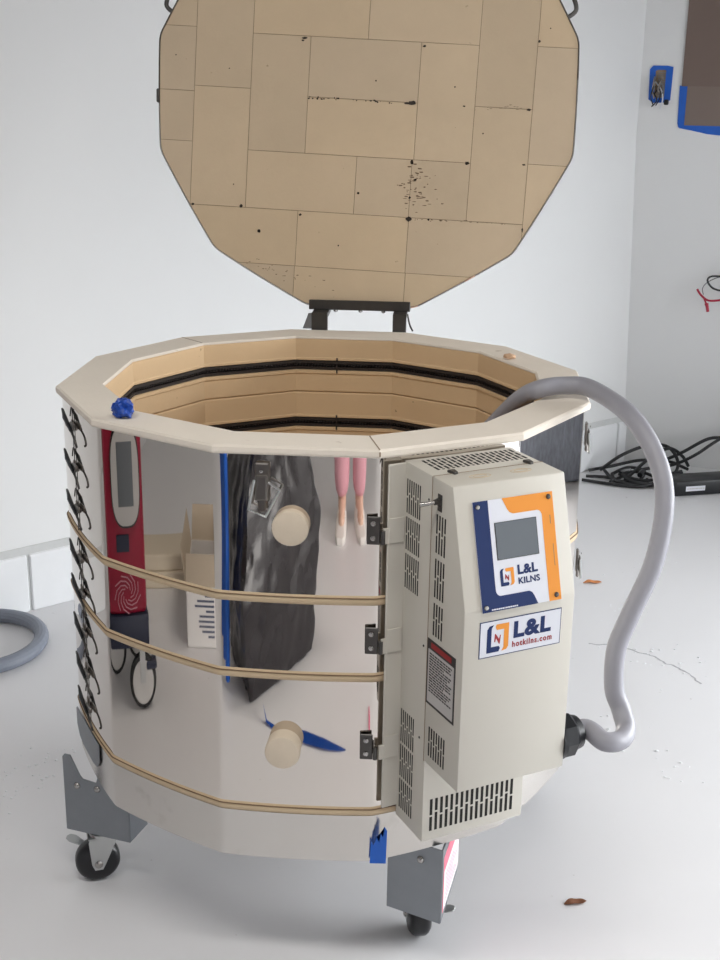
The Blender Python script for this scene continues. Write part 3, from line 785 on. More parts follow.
# ------------------------------------------------------------------ small things on the kiln
def lump(bm, c, r, seed, jag=.35, sub=3, sq=(1, 1, 1)):
    t = bmesh.new(); bmesh.ops.create_icosphere(t, subdivisions=sub, radius=1)
    for v in t.verts:
        n = v.co.normalized(); k = 1+jag*noise.noise(n*2.6+Vector((seed, seed*2, 3)))+jag*.6*noise.cell(n*3+Vector((seed, 1, 1)))
        v.co = Vector((n.x*k*r*sq[0], n.y*k*r*sq[1], n.z*k*r*sq[2]))
    mz = min(v.co.z for v in t.verts); c = Vector(c)
    mp = {v: bm.verts.new(v.co+c-Vector((0, 0, mz))) for v in t.verts}
    for f in t.faces: bm.faces.new([mp[v] for v in f.verts])
    t.free()
bm = bmesh.new(); lump(bm, (-.2745, -.309, .9), .0165, 3, .30, 3, (1, .9, .9))
tag(obj('tape_ball', bm, M['crumple']), 'crumpled wad of blue plastic tape sitting on the left of the kiln rim', 'tape')
bm = bmesh.new(); lump(bm, (.322, .2, .9), .011, 8, .22, 1, (1.25, .9, .5))
tag(obj('brick_chip', bm, M['chip']), 'small broken chip of firebrick lying on the far right of the kiln rim', 'brick chip')
bm = bmesh.new()
Fp = frame((0, -.4368, 0), (1, 0, 0), (0, 0, 1), (0, -1, 0))
prism(bm, [(.114, .238), (.139, .239), (.140, .296), (.136, .303), (.134, .285), (.130, .292), (.1285, .275), (.124, .284), (.120, .270), (.116, .276)], .0004, .0022, Fp)
bmesh.ops.triangulate(bm, faces=[f for f in bm.faces if len(f.verts) > 4])
tag(obj('blue_reflection', bm, M['bluetape']), 'jagged blue patch on the front of the kiln base beside the leg, a painted reflection', 'tape')  # solid blue patch stands in for a reflection in the base pan

# ------------------------------------------------------------------ floor things
bm = bmesh.new()
cc = Vector((-.965, .735, .0195))
tube(bm, [cc+Vector((.165*cos(a), .165*sin(a), .002*sin(a*2))) for a in [2*pi*k/48 for k in range(48)]], .0185, 14, True)
tag(obj('hose', bm, M['hose']), 'thick grey hose coiled on the white floor at the left edge of the photo', 'hose')
def leaf(name, x, y, s, rz, m, label, cat):
    bm = bmesh.new(); F = Matrix.Translation((x, y, .0)) @ Matrix.Rotation(rz, 4, 'Z')
    n = 12; L = [];  
    for j in range(5):
        row_ = []
        for i in range(n+1):
            u = i/n; w = s*.38*sin(pi*u)**.8*(1+.2*sin(9*u)); v = (j-2)/2
            row_.append(bm.verts.new(F @ Vector(((u-.5)*2*s, w*v, .003+s*.16*abs(v)**1.5*sin(pi*u)+.1*s*sin(5*u)**2))))
        L.append(row_)
    for j in range(4):
        for i in range(n): 
            bm.faces.new((L[j][i], L[j][i+1], L[j+1][i+1], L[j+1][i]))
    bmesh.ops.remove_doubles(bm, verts=bm.verts[:], dist=1e-5)
    bmesh.ops.solidify(bm, geom=bm.faces[:], thickness=.0008)
    mz = min(v.co.z for v in bm.verts)
    for v in bm.verts: v.co.z -= mz
    return tag(obj(name, bm, M[m], None, 60), label, cat)
leaf('dry_leaf', .467, -.178, .021, .25, 'leaf', 'curled brown dry leaf on the floor in front, right of the front caster', 'leaf')
leaf('dry_leaf', .655, 1.352, .028, .1, 'leaf2', 'orange dry leaf on the floor just behind the right side of the kiln', 'leaf')
leaf('dry_leaf', -.868, .672, .026, .6, 'leaf2', 'tan dry leaf lying inside the grey hose coil', 'leaf')
# crack and paint flakes on the floor
bm = bmesh.new()
cr = [(.6, .93), (.64, .925), (.68, .908), (.72, .893), (.752, .873), (.79, .824), (.819, .793), (.838, .762), (.859, .704)]
pts = []
for (a, b), (c, d) in zip(cr, cr[1:]):
    for k in range(4): pts.append((a+(c-a)*k/4+random.gauss(0, .003), b+(d-b)*k/4+random.gauss(0, .003)))
for (a, b), (c, d) in zip(pts, pts[1:]):
    L_ = hypot(c-a, d-b) or 1e-6; nx, ny = -(d-b)/L_, (c-a)/L_; w = random.uniform(.0008, .0026)
    prism(bm, [(a+nx*w, b+ny*w), (a-nx*w, b-ny*w), (c-nx*w, d-ny*w), (c+nx*w, d+ny*w)], -.0004, .0006)
obj('floor_crack', bm, M['crack'], fl)
bm = bmesh.new()
spots = [(.75, .89), (.79, .81), (.83, .78), (-.66, .10), (-.64, .08), (-.68, .12), (-.62, .22), (-.6, .24), (.7, 1.2), (.86, 1.56), (.62, .5), (.7, .3)]
for k in range(150):
    sx, sy = random.choice(spots); lump(bm, (sx+random.gauss(0, .05), sy+random.gauss(0, .05), 0), random.uniform(.0012, .0042), k, .3, 1, (1, 1, .35))
tag(obj('paint_flakes', bm, M['flake']), 'tiny white paint flakes and crumbs scattered over the floor', 'debris', kind='stuff')

# black power supply and its tangle of cables in the corner
F = frame((1.035, 2.207, 0), Vector((.952, .306, 0)), Vector((-.306, .952, 0)), UP)
bm = bmesh.new(); box(bm, (.0, 0, 0), (.34, .10, .055), F, .006, 2)
ps = obj('power_supply', bm, M['black'], None, 40); tag(ps, 'black power supply brick with a white sticker on the floor in the corner', 'power supply')
bm = bmesh.new(); box(bm, (.04, -.0006, .018), (.115, .0004, .036), F); obj('sticker', bm, M['white'], ps)
bm = bmesh.new()
x = .045
while x < .108: l = random.uniform(.003, .009); box(bm, (x, -.0009, .025), (x+l, -.0003, .029), F); x += l+.002
obj('sticker_print', bm, M['labelgrey'], ps)
cabs = {'a': [(0.757, 2.47, 0.01), (0.843, 2.50, 0.02), (0.962, 2.56, 0.03), (1.069, 2.55, 0.03), (1.10, 2.50, 0.03), (1.12, 2.46, 0.03)],
'b': [(0.738, 2.393, 0.01), (0.832, 2.379, 0.01), (0.893, 2.293, 0.01), (0.962, 2.308, 0.01), (1.0, 2.37, 0.02), (1.04, 2.43, .03)],
'c': [(0.797, 2.46, 0.015), (0.872, 2.448, 0.08), (0.975, 2.52, 0.1), (1.05, 2.51, 0.1), (1.085, 2.47, 0.05), (1.05, 2.405, 0.01), (0.959, 2.305, 0.01), (0.848, 2.331, 0.01), (0.81, 2.445, 0.02)],
'd': [(0.877, 2.359, 0.01), (0.978, 2.48, 0.06), (1.05, 2.49, 0.1), (1.11, 2.53, 0.06), (1.13, 2.50, 0.03)],
'e': [(0.819, 2.328, 0.01), (0.94, 2.428, 0.03), (1.064, 2.474, 0.04), (1.14, 2.446, 0.09), (1.242, 2.48, 0.15), (1.36, 2.47, .19)],
'f': [(1.012, 2.52, 0.03), (1.097, 2.50, 0.08), (1.187, 2.49, 0.14), (1.253, 2.49, 0.15), (1.37, 2.46, .18)],
'g': [(0.838, 2.43, 0.01), (0.905, 2.49, 0.02), (0.965, 2.48, 0.01), (0.915, 2.339, 0.01), (0.844, 2.355, 0.01), (0.836, 2.413, 0.015)],
'h': [(.72, 2.35, .008), (.82, 2.31, .008), (.90, 2.290, .008), (.945, 2.305, .008), (.955, 2.345, .02)],
'i': [(.86, 2.40, .02), (.93, 2.33, .02), (.99, 2.36, .02), (.94, 2.42, .025), (.87, 2.37, .03), (.90, 2.31, .02), (.98, 2.32, .01)]}
cb = tag(empty('cable_bundle', (.95, 2.4, 0)), 'tangle of thin black cables heaped on the floor in the back corner', 'cables')
for k, v in cabs.items():
    own = cb
    bm = bmesh.new(); tube(bm, spline([(x, y, z-.0) for x, y, z in v], 8), .0062, 8); o_ = obj('cable', bm, M['cable'], own, 60); rebase(o_, own.location)
for p, d in (((.975, 2.50, .095), (.4, .2, -1)), ((1.05, 2.405, .02), (1, .2, .3)), ((.86, 2.40, .03), (1, .4, .1)), ((.93, 2.36, .03), (.4, 1, .1))):
    bm = bmesh.new(); p = Vector(p); d = Vector(d).normalized(); tube(bm, [p, p+d*.012, p+d*.045], [.010, .012, .009], 8); o_ = obj('cable_plug', bm, M['black'], cb, 40); rebase(o_, cb.location)

# ------------------------------------------------------------------ things on the back wall
FB = frame(Co+nw*.0605, dw, UP, nw)       # x along wall, y up, z towards the room
FB0 = frame(Co+nw*.034, dw, UP, nw)
el = tag(empty('outlet_box', Co+dw*.035+nw*.06+UP*1.4), 'open electrical box edged with blue tape and loose wires on the back wall', 'outlet')
def wpart(name, bm, m, s=None):
    o_ = obj(name, bm, M[m], el, s); rebase(o_, el.location); return o_
bm = bmesh.new()
ox0, ox1, oz0, oz1 = -.008, .074, 1.338, 1.464
outer = [(ox0+.004, oz0+.012), (ox0+.02, oz0), (ox1-.02, oz0+.002), (ox1-.002, oz0+.01), (ox1, oz1-.004), (ox1-.02, oz1), (ox0+.012, oz1), (ox0+.001, oz1-.012)]
inner = [(.014, oz0+.022), (.02, oz0+.018), (.046, oz0+.018), (.05, oz0+.022), (.05, oz1-.016), (.046, oz1-.014), (.02, oz1-.014), (.014, oz1-.018)]
for k in range(8):
    k2 = (k+1) % 8; prism(bm, [outer[k], outer[k2], inner[k2], inner[k]], .0005, .0022, FB)
wpart('tape_frame', bm, 'bluetape')
bm = bmesh.new(); box(bm, (.012, oz0+.016, .0004), (.052, oz1-.012, .0012), FB); wpart('box_back', bm, 'joint')
bm = bmesh.new()
for k in range(14): box(bm, (.024, oz1-.024-.006*k, .0012), (.05, oz1-.021-.006*k, .003), FB)
wpart('terminal_strip', bm, 'greywire')
for k in range(9):
    bm = bmesh.new(); x = random.uniform(.006, .045); z = random.uniform(oz0+.02, oz0+.06)
    tube(bm, spline([FB @ Vector((random.uniform(.012, .03), oz1-.03-.008*k, .003)), FB @ Vector((x, z+.02, random.uniform(.012, .025))), FB @ Vector((x+random.uniform(-.01, .02), z-.01, random.uniform(.015, .03))), FB @ Vector((x+random.uniform(-.01, .015), z-random.uniform(.02, .045), .012))], 6), .0022, 6)
    wpart('wire', bm, ['greywire', 'copper', 'cable', 'white', 'greywire', 'cable'][k % 6], 60)
bm = bmesh.new(); box(bm, (.052, oz0-.006, .001), (.068, oz0+.012, .016), FB, .003, 1); wpart('wire_nut', bm, 'black')
# brown masking paper with blue tape
bp = tag(empty('masking_paper', Co+dw*.4+nw*.06+UP*1.5), 'brown paper sheets edged with blue tape covering the wall at upper right', 'masking paper')
def bpart(name, bm, m):
    o_ = obj(name, bm, M[m], bp); rebase(o_, bp.location)
bm = bmesh.new(); prism(bm, [(.108, 1.396), (.70, 1.396), (.70, 2.3), (.108, 2.3)], .004, .007, FB); bpart('paper_sheet', bm, 'brown')
bm = bmesh.new(); prism(bm, [(.128, 1.264), (.70, 1.264), (.70, 1.42), (.128, 1.42)], .0024, .0036, FB); bpart('paper_sheet', bm, 'brown2')
bm = bmesh.new(); prism(bm, [(.101, 1.398), (.132, 1.398), (.138, 1.258), (.108, 1.256), (.104, 1.27)], .0006, .0026, FB); bpart('tape_strip', bm, 'bluetape')
bm = bmesh.new(); prism(bm, [(.106, 1.268), (.70, 1.268), (.70, 1.236), (.26, 1.232), (.21, 1.236), (.16, 1.246), (.112, 1.254)], .0004, .0030, FB); bpart('tape_strip', bm, 'bluetape')
# loose red and black wires poking from the wall at the right edge
wb = tag(empty('wire_ends', Co+dw*.33+UP*.68), 'loose red and black wire ends sticking out of the wall at the right edge', 'wires')
def wpt(x, z, d=.03): return FB0 @ Vector((x, z, d))
for nm, pts, m, r in (('red_wire', [wpt(.228, .694, .05), wpt(.245, .672, .05), wpt(.275, .655, .05), (wpt(.33, .662, .03)), wpt(.36, .68, 0)], 'redwire', .0040),
                      ('red_wire', [wpt(.252, .668, .05), wpt(.262, .65, .052), wpt(.270, .632, .055)], 'redwire', .0034),
                      ('black_wire', [wpt(.36, .69, 0), wpt(.32, .69, .03), wpt(.283, .70, .045), wpt(.262, .725, .05), wpt(.272, .742, .05), wpt(.31, .742, .03), wpt(.36, .735, 0)], 'cable', .0036),
                      ('grey_wire', [wpt(.252, .675, .05), wpt(.247, .698, .05), wpt(.262, .72, .045), wpt(.3, .738, .02), wpt(.35, .74, 0)], 'greywire', .0018)):
    bm = bmesh.new(); tube(bm, spline(pts, 8), r, 8); o_ = obj(nm, bm, M[m], wb, 60); rebase(o_, wb.location)
bm = bmesh.new(); tube(bm, [wpt(.266, .645, .053), wpt(.269, .636, .055), wpt(.274, .615, .057)], [.0075, .006, .0055], 8); o_ = obj('wire_connector', bm, M['redwire'], wb, 40); rebase(o_, wb.location)
bm = bmesh.new(); box(bm, (.335, .62, .0005), (.41, .76, .006), FB0, .002, 1); o_ = obj('wall_plate', bm, M['console'], wb); rebase(o_, wb.location)

# ------------------------------------------------------------------ things beside the camera, seen mirrored in the steel
# red machine on casters
mx_, my_ = -1.06, -.465
rm = tag(empty('cabinet_machine', (mx_-.17, my_, 0)), 'tall red machine with grey display console and casters, mirrored in the left steel panel', 'machine')
def mpart(name, bm, m, s=None, par=None):
    o_ = obj(name, bm, M[m], par or rm, s); rebase(o_, rm.location); return o_
Fm = frame((mx_, my_, 0), Vector((-.12, .99, 0)).normalized()*-1, UP, Vector((.99, .12, 0)).normalized())   # x = along face, y up, z towards kiln
bm = bmesh.new(); box(bm, (-.11, .245, -.34), (.10, .86, 0), Fm, .02, 3); mpart('body', bm, 'machred', 40)
bm = bmesh.new(); box(bm, (-.115, .165, -.35), (.105, .25, .004), Fm, .01, 2); mpart('base', bm, 'machnavy', 40)
def oval(k): return [(.012+.068*k*(abs(cos(a))**.7)*(1 if cos(a) > 0 else -1), .575+.110*k*(abs(sin(a))**.6)*(1 if sin(a) > 0 else -1)) for a in [2*pi*i/32 for i in range(32)]]
bm = bmesh.new(); prism(bm, oval(1), 0, .02, Fm); mpart('console', bm, 'console', 40)
bm = bmesh.new(); prism(bm, oval(1.07), 0, .012, Fm); mpart('console_rim', bm, 'black', 40)
bm = bmesh.new(); box(bm, (-.026, .51, .0195), (.05, .655, .0215), Fm); mpart('display', bm, 'screen')
bm = bmesh.new(); box(bm, (-.045, .40, 0), (.02, .44, .003), Fm); mpart('badge', bm, 'machnavy')
bm = bmesh.new()
for k in range(9):
    a = 2*pi*k/9; q = [Fm @ Vector((.0+.02*cos(a+.5*j)*(1+j*.6), .30+.014*sin(a+.5*j)*(1+j*.6), .0015)) for j in range(5)]
    tube(bm, q, .0016, 4)
mpart('flower_decal', bm, 'decal')
for sx, sz in ((.066, -.03), (-.085, -.22), (.066, -.3)):
    Fc = Fm @ Matrix.Translation((sx, .072, sz))
    bm = bmesh.new(); box(bm, (-.014, .0, -.019), (.014, .094, -.016), Fc); box(bm, (-.014, .0, .016), (.014, .094, .019), Fc); box(bm, (-.02, .088, -.02), (.02, .094, .02), Fc)
    c_ = mpart('caster', bm, 'zinc')
    bm = bmesh.new(); lathe(bm, [(.056, -.013), (.068, -.010), (.072, 0), (.068, .010), (.056, .013)], Fc, 32); mpart('tyre', bm, 'blackrubber', 40, c_)
    bm = bmesh.new(); lathe(bm, [(.012, -.015), (.056, -.0135), (.056, .0135), (.012, .015)], Fc, 32); mpart('wheel', bm, 'console', 40, c_)
    bm = bmesh.new(); box(bm, (.02, .03, -.02), (.075, .05, .02), Fc, .004, 1); mpart('brake_pedal', bm, 'machnavy', None, c_)
# mottled grey block added along the right wall to darken the steel's reflection
bm = bmesh.new(); Fk = frame(J-nout*sgn*.0, dk, -nout*sgn, UP)
tb = bmesh.new(); box(tb, (.78, .006, 0), (2.16, .10, .42), I4, .03, 3); bmesh.ops.subdivide_edges(tb, edges=tb.edges[:], cuts=5, use_grid_fill=True)
mp = {}
for v in tb.verts:
    c_ = v.co.copy(); k = noise.noise(c_*7)*.02
    if c_.z > .01 and c_.y > .02: c_.y += k
    if c_.z > .35: c_.z += noise.noise(c_*5)*.03
    mp[v] = bm.verts.new(Fk @ c_)
for f in tb.faces: bm.faces.new([mp[v] for v in f.verts])
tb.free()
tag(obj('reflection_block', bm, M['mottle'], None, 50), 'mottled blue-grey block added along the right wall as a dark reflection in the right steel panel', 'blanket')
# open carton
cb_ = (-1.38, -1.08)
rb = tag(empty('open_carton', (*cb_, 0)), 'white printed cardboard carton with raised tan flaps, mirrored beside the red machine', 'box')
Fc = Matrix.Translation((*cb_, 0)) @ Matrix.Rotation(radians(32), 4, 'Z')
bm = bmesh.new(); w, d, h = .17, .12, .17
for lo, hi in (((-w, -d, 0), (w, -d+.004, h)), ((-w, d-.004, 0), (w, d, h)), ((-w, -d, 0), (-w+.004, d, h)), ((w-.004, -d, 0), (w, d, h)), ((-w, -d, 0), (w, d, .004))): box(bm, lo, hi, Fc)
o_ = obj('carton', bm, M['carton'], rb); rebase(o_, rb.location)
for pts in ([(-w, -d), (w, -d)], [(w, -d), (w, d)], [(w, d), (-w, d)], [(-w, d), (-w, -d)]):
    (ax_, ay_), (bx_, by_) = pts; n = Vector((by_-ay_, -(bx_-ax_), 0)).normalized()
    bm = bmesh.new(); a, b = Vector((ax_, ay_, h)), Vector((bx_, by_, h)); up = (n*random.uniform(.1, .4)+UP).normalized()*.10
    F_ = frame(a, (b-a), up, n); prism(bm, [(0, 0), (1, 0), (.96, 1), (.04, 1)], 0, .003, Fc @ F_)
    o_ = obj('flap', bm, M['tan'], rb); rebase(o_, rb.location)
bm = bmesh.new()
for k in range(9): box(bm, (w-.0002, -.08, .03+.014*k), (w+.0006, -.08+random.uniform(.06, .15), .036+.014*k), Fc)
for k in range(5): box(bm, (-.1, -d-.0006, .03+.025*k), (-.1+random.uniform(.08, .2), -d+.0002, .040+.025*k), Fc)
o_ = obj('carton_print', bm, M['ink'], rb); rebase(o_, rb.location)
# beige boards lying behind the carton
for k in range(2):
    bm = bmesh.new(); box(bm, (-.10+.01*k, -.26, .0+.05*k), (.10-.01*k, .26+.01*k, .05+.05*k), Matrix.Translation((-1.84, -.86, 0)) @ Matrix.Rotation(radians(18), 4, 'Z'), .006, 2)
    tag(obj('insulation_board', bm, M['board']), ['beige board lying flat on the floor, under another, mirrored behind the carton', 'beige board stacked on top of another, mirrored behind the carton'][k], 'board', 'stacked beige boards')
# black plastic sack
foot = [(-.34, -1.30), (-.02, -1.70), (-.22, -1.92), (-.56, -1.62)]
bg = tag(empty('trash_bag', (-.28, -1.63, 0)), 'full black plastic sack with a blue drawstring, mirrored in the front steel panel', 'bag')
bm = bmesh.new(); R = []
nl, ns = 40, 96
cxx, cyy = -.28, -1.63
for j in range(nl+1):
    v = j/nl; ring = []
    sc_ = (.9+.15*sin(pi*min(1, v*1.3)) if v < .7 else .95-(v-.7)*1.6)
    for i in range(ns):
        s = i/ns*4; k = int(s); t = s-k
        a, b = foot[k], foot[(k+1) % 4]
        x, y = a[0]+(b[0]-a[0])*t, a[1]+(b[1]-a[1])*t
        n = noise.noise(Vector((x*6, y*6, v*4)))*.10+noise.noise(Vector((x*18, y*18, v*9)))*.06+noise.noise(Vector((x*34, y*34, v*14)))*.03
        k_ = sc_*(.95+n)
        ring.append(bm.verts.new((cxx+(x-cxx)*k_, cyy+(y-cyy)*k_, .004+.66*v)))
    R.append(ring)
for a, b in zip(R, R[1:]):
    for i in range(ns): bm.faces.new((a[i], a[(i+1) % ns], b[(i+1) % ns], b[i]))
bm.faces.new(R[0][::-1]); bm.faces.new(R[-1])
o_ = obj('sack', bm, M['bagblack'], bg, 60); rebase(o_, bg.location)
bm = bmesh.new()
for q in range(3):
    pts = [Vector((-.47-.02*q+.012*sin(3*v), -1.40-.02*q+.01*sin(5*v+q), .02+.05*q+.6*v)) for v in [k/10 for k in range(11)]]
    tube(bm, pts, .016, 6)
o_ = obj('drawstring', bm, M['bluetape'], bg, 60); rebase(o_, bg.location)
# blue tape trailing on the floor
bm = bmesh.new()
rp = [(-.25, -1.285, .05, .006), (-.235, -1.275, .012, .008), (-.20, -1.262, .006, .012), (-.13, -1.245, .006, .022), (-.06, -1.232, .008, .030), (.02, -1.205, .010, .026), (.08, -1.19, .006, .014), (.11, -1.185, .004, .004)]
top = [bm.verts.new((x, y+w, z)) for x, y, z, w in rp]; bot = [bm.verts.new((x, y-w, z*.7)) for x, y, z, w in rp]
for k in range(len(rp)-1): bm.faces.new((top[k], top[k+1], bot[k+1], bot[k]))
bmesh.ops.solidify(bm, geom=bm.faces[:], thickness=.002)
mz = min(v.co.z for v in bm.verts)
for v in bm.verts: v.co.z -= mz
tag(obj('tape_ribbon', bm, M['bluetape']), 'long strip of blue tape trailing across the floor, mirrored low in the front steel panel', 'tape')
bm = bmesh.new(); prism(bm, [(.215, -1.15), (.232, -1.15), (.245, -1.37), (.240, -1.37)], 0, .004); tag(obj('plastic_strip', bm, M['pink']), 'thin pink plastic strip on the floor, mirrored beside the lowest control box hinge', 'strip')

# ------------------------------------------------------------------ person taking the photograph (legs mirrored in the steel)
def skin(chains, rad, sub=2):
    """chains: name -> point; edges given as pairs; returns an evaluated mesh"""
    names = list(chains); me = bpy.data.meshes.new('tmp')
    me.from_pydata([chains[n] for n in names], [(names.index(a), names.index(b)) for a, b in rad['edges']], [])
    o = bpy.data.objects.new('tmp', me); COL.objects.link(o)
    sm = o.modifiers.new('s', 'SKIN'); sm.use_smooth_shade = True
    if not me.skin_vertices: 
        bm = bmesh.new(); bm.from_mesh(me); bm.verts.layers.skin.verify(); bm.to_mesh(me); bm.free()
    for i, n in enumerate(names):
        r = rad[n]; me.skin_vertices[0].data[i].radius = r if isinstance(r, tuple) else (r, r); me.skin_vertices[0].data[i].use_root = (i == 0)
    ss = o.modifiers.new('u', 'SUBSURF'); ss.levels = sub; ss.render_levels = sub
    dg = bpy.context.evaluated_depsgraph_get(); dg.update()
    m2 = bpy.data.meshes.new_from_object(o.evaluated_get(dg)); bpy.data.objects.remove(o); bpy.data.meshes.remove(me)
    return m2
px, py = .195, -2.645
pr = tag(empty('person', (px, py, 0)), 'person in pink trousers and white shoes holding up a phone, mirrored in the steel', 'person')
V = lambda x, y, z: (x, y, z)
pts = {'pelvis': V(0, 0, .90), 'waist': V(0, 0, 1.04), 'chest': V(0, 0, 1.22), 'neckb': V(0, -.005, 1.365), 'neck': V(0, .005, 1.43), 'skull': V(0, .015, 1.50), 'crown': V(0, .012, 1.565)}
rad = {'pelvis': (.15, .105), 'waist': (.12, .09), 'chest': (.145, .10), 'neckb': (.07, .06), 'neck': (.048, .05), 'skull': (.068, .085), 'crown': (.06, .075), 'edges': [('pelvis', 'waist'), ('waist', 'chest'), ('chest', 'neckb'), ('neckb', 'neck'), ('neck', 'skull'), ('skull', 'crown')]}
for s, n in ((-1, 'l'), (1, 'r')):
    pts.update({n+'hip': V(s*.088, 0, .84), n+'knee': V(s*.082, .012, .47), n+'ank': V(s*.072, -.012, .085), n+'toe': V(s*.082, .13, .035),
                n+'sh': V(s*.165, -.005, 1.33), n+'elb': V(s*.20, .17, 1.12), n+'wr': V(s*.085, .415, 1.335), n+'palm': V(s*.075, .445, 1.375)})
    rad.update({n+'hip': .088, n+'knee': .054, n+'ank': .037, n+'toe': (.036, .024), n+'sh': .054, n+'elb': .038, n+'wr': .024, n+'palm': (.03, .016)})
    rad['edges'] += [('pelvis', n+'hip'), (n+'hip', n+'knee'), (n+'knee', n+'ank'), (n+'ank', n+'toe'), ('neckb', n+'sh'), (n+'sh', n+'elb'), (n+'elb', n+'wr'), (n+'wr', n+'palm')]
body = skin(pts, rad)
bm = bmesh.new(); bm.from_mesh(body)
for s in (-1, 1):                                  # four fingers and a thumb round the phone
    for k, L_ in enumerate((.9, 1.0, .95, .78)):
        b = Vector((s*.078, .452, 1.36+.019*k)); c = {'a': tuple(b), 'b': (b.x-s*.004, b.y+.022*L_, b.z+.006), 'c': (b.x-s*.018, b.y+.036*L_, b.z+.009), 'd': (b.x-s*.036*L_, b.y+.036, b.z+.008)}
        f = skin(c, {'a': .010, 'b': .0095, 'c': .0088, 'd': .0075, 'edges': [('a', 'b'), ('b', 'c'), ('c', 'd')]}, 1); bm.from_mesh(f)
    c = {'a': (s*.078, .44, 1.352), 'b': (s*.06, .438, 1.372), 'c': (s*.044, .445, 1.385)}
    f = skin(c, {'a': .0115, 'b': .0105, 'c': .009, 'edges': [('a', 'b'), ('b', 'c')]}, 1); bm.from_mesh(f)
for v_ in bm.verts:                                   # brow, nose and chin relief on the head
    if v_.co.z > 1.42 and v_.co.y > .03:
        dx = v_.co.x; z = v_.co.z
        v_.co.y += .022*math.exp(-(dx/.010)**2-((z-1.497)/.016)**2)+.008*math.exp(-(dx/.03)**2-((z-1.435)/.015)**2)
for s in (-1, 1):
    t = bmesh.new(); bmesh.ops.create_uvsphere(t, u_segments=10, v_segments=8, radius=1)
    mp = {v: bm.verts.new((s*.074+v.co.x*.008, .01+v.co.y*.016, 1.505+v.co.z*.03)) for v in t.verts}
    for f in t.faces: bm.faces.new([mp[v] for v in f.verts])
    t.free()
o_ = obj('body', bm, M['skin'], pr, 180)
def ball(bm, c, r, seg=14):
    t = bmesh.new(); bmesh.ops.create_uvsphere(t, u_segments=seg, v_segments=seg, radius=1)
    mp = {v: bm.verts.new((c[0]+v.co.x*r[0], c[1]+v.co.y*r[1], c[2]+v.co.z*r[2])) for v in t.verts}
    for f in t.faces: bm.faces.new([mp[v] for v in f.verts])
    t.free()
for s in (-1, 1):
    bm = bmesh.new(); ball(bm, (s*.028, .088, 1.517), (.011, .009, .008)); obj('eye', bm, M['white'], pr, 180)
bm = bmesh.new(); ball(bm, (0, .094, 1.465), (.022, .007, .005)); obj('mouth', bm, M['red'], pr, 180)
bm = bmesh.new(); ball(bm, (0, -.012, 1.548), (.082, .093, .085), 20); ball(bm, (0, -.06, 1.47), (.062, .05, .10), 16); obj('hair', bm, M['hair'], pr, 180)
tp = {'pelvis': V(0, 0, .92), 'top': V(0, 0, 1.01)}; tr = {'pelvis': (.162, .117), 'top': (.135, .102), 'edges': [('pelvis', 'top')]}
for s, n in ((-1, 'l'), (1, 'r')):
    tp.update({n+'hip': V(s*.09, 0, .84), n+'knee': V(s*.084, .012, .47), n+'hem': V(s*.074, -.008, .09)})
    tr.update({n+'hip': .098, n+'knee': .075, n+'hem': .066}); tr['edges'] += [('pelvis', n+'hip'), (n+'hip', n+'knee'), (n+'knee', n+'hem')]
bm = bmesh.new(); bm.from_mesh(skin(tp, tr)); obj('trousers', bm, M['pinkcloth'], pr, 180)
sp = {'waist': V(0, 0, 1.04), 'hem': V(0, 0, .93), 'chest': V(0, 0, 1.22), 'nb': V(0, -.005, 1.35), 'ls': V(-.165, -.005, 1.325), 'rs': V(.165, -.005, 1.325), 'le': V(-.196, .085, 1.17), 're': V(.196, .085, 1.17)}
sr = {'waist': (.137, .107), 'hem': (.168, .125), 'chest': (.157, .113), 'nb': (.075, .066), 'ls': .064, 'rs': .064, 'le': .054, 're': .054, 'edges': [('waist', 'hem'), ('waist', 'chest'), ('chest', 'nb'), ('nb', 'ls'), ('nb', 'rs'), ('ls', 'le'), ('rs', 're')]}
bm = bmesh.new(); bm.from_mesh(skin(sp, sr)); obj('shirt', bm, M['shirt'], pr, 180)
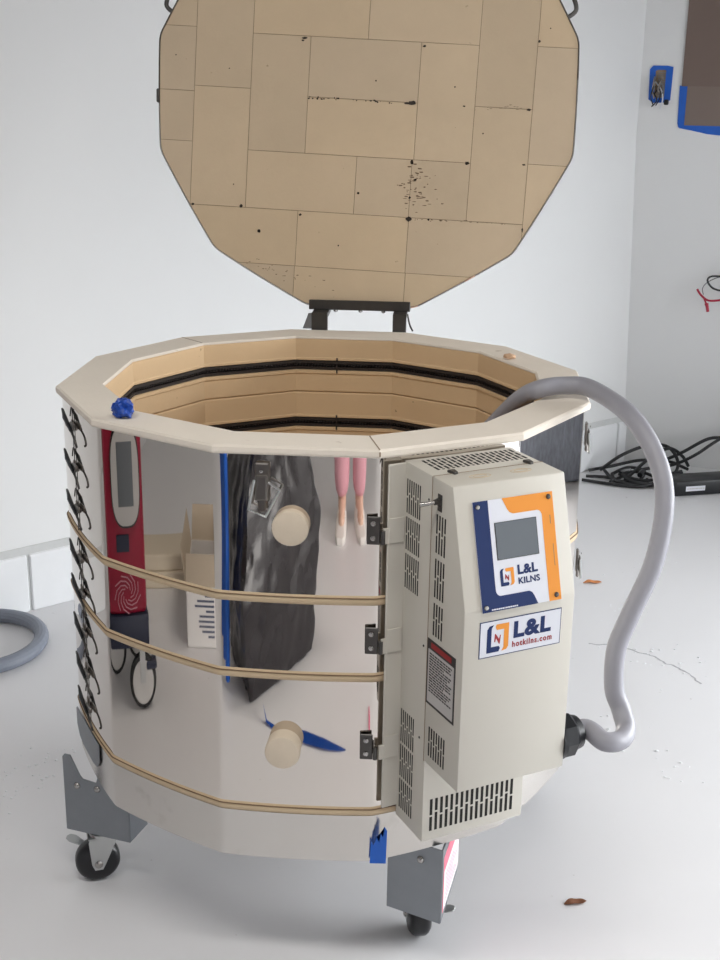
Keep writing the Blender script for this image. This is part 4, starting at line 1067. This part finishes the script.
for s in (-1, 1):
    bm = bmesh.new(); F_ = Matrix.Translation((s*.080, .06, 0)) @ Matrix.Rotation(s*-.1, 4, 'Z')
    out_ = [(-.034, -.115), (.034, -.115), (.042, -.06), (.044, .04), (.04, .10), (.022, .138), (-.022, .138), (-.04, .10), (-.044, .04), (-.042, -.06)]
    Rg = []
    for h, k in ((0, .97), (.012, 1.03), (.028, 1.02), (.055, .9), (.075, .72)):
        Rg.append([bm.verts.new(F_ @ Vector((x*k, (y if h < .05 else min(y, .02+.03*(1-k)) )*k-.01*(h > .05), h))) for x, y in out_])
    for a, b in zip(Rg, Rg[1:]):
        for i in range(10): bm.faces.new((a[i], a[(i+1) % 10], b[(i+1) % 10], b[i]))
    bm.faces.new(Rg[0][::-1]); bm.faces.new(Rg[-1])
    obj('shoe', bm, M['shoe'], pr, 50)
# phone held up behind the lens
Fph = frame(co.matrix_world.translation-f_*.03, r_, u_, -f_)
bm = bmesh.new(); prism(bm, [(-.036, -.075), (.036, -.075), (.036, .075), (-.036, .075)], 0, .008, Fph, .003, 2)
tag(obj('phone', bm, M['black'], None, 40), 'black phone held up in both hands of the person in pink trousers', 'phone')

# ------------------------------------------------------------------ light: daylight through the doorway
W = bpy.data.worlds.new('sky'); S.world = W; W.use_nodes = True
nt = W.node_tree; bgn = nt.nodes['Background']
bgn.inputs['Color'].default_value = (.95, .975, 1.0, 1); bgn.inputs['Strength'].default_value = 12.5
def portal(a, b, z0, z1):
    ar = bpy.data.lights.new('daylight_portal', 'AREA'); ar.shape = 'RECTANGLE'; d = b-a; ar.size = d.length; ar.size_y = z1-z0; ar.cycles.is_portal = True
    ao = bpy.data.objects.new('daylight_portal', ar); COL.objects.link(ao)
    d = d.normalized(); n = Vector((-d.y, d.x, 0)); n = n if n.dot(cen-a) > 0 else -n      # n points into the room; lamps shine along -z
    mid = (a+b)/2+UP*((z0+z1)/2)-n*.06
    ao.matrix_world = frame(mid, d, (-n).cross(d), -n)
portal(o0, o1, 0, oh)
for x, y in ((-.5, -1.5), (.7, -1.5)):      # two unseen fill lamps added under the ceiling to lift rim and floor
    ar = bpy.data.lights.new('fill_lamp', 'AREA'); ar.shape = 'RECTANGLE'; ar.size = 1.2; ar.size_y = .3; ar.energy = 18; ar.color = (1, .97, .93)
    ao = bpy.data.objects.new('fill_lamp', ar); COL.objects.link(ao); ao.location = (x, y, H-.06)

S.view_settings.view_transform = 'Standard'; S.view_settings.look = 'None'
S.view_settings.exposure = 0; S.view_settings.gamma = 1; S.view_settings.use_curve_mapping = False
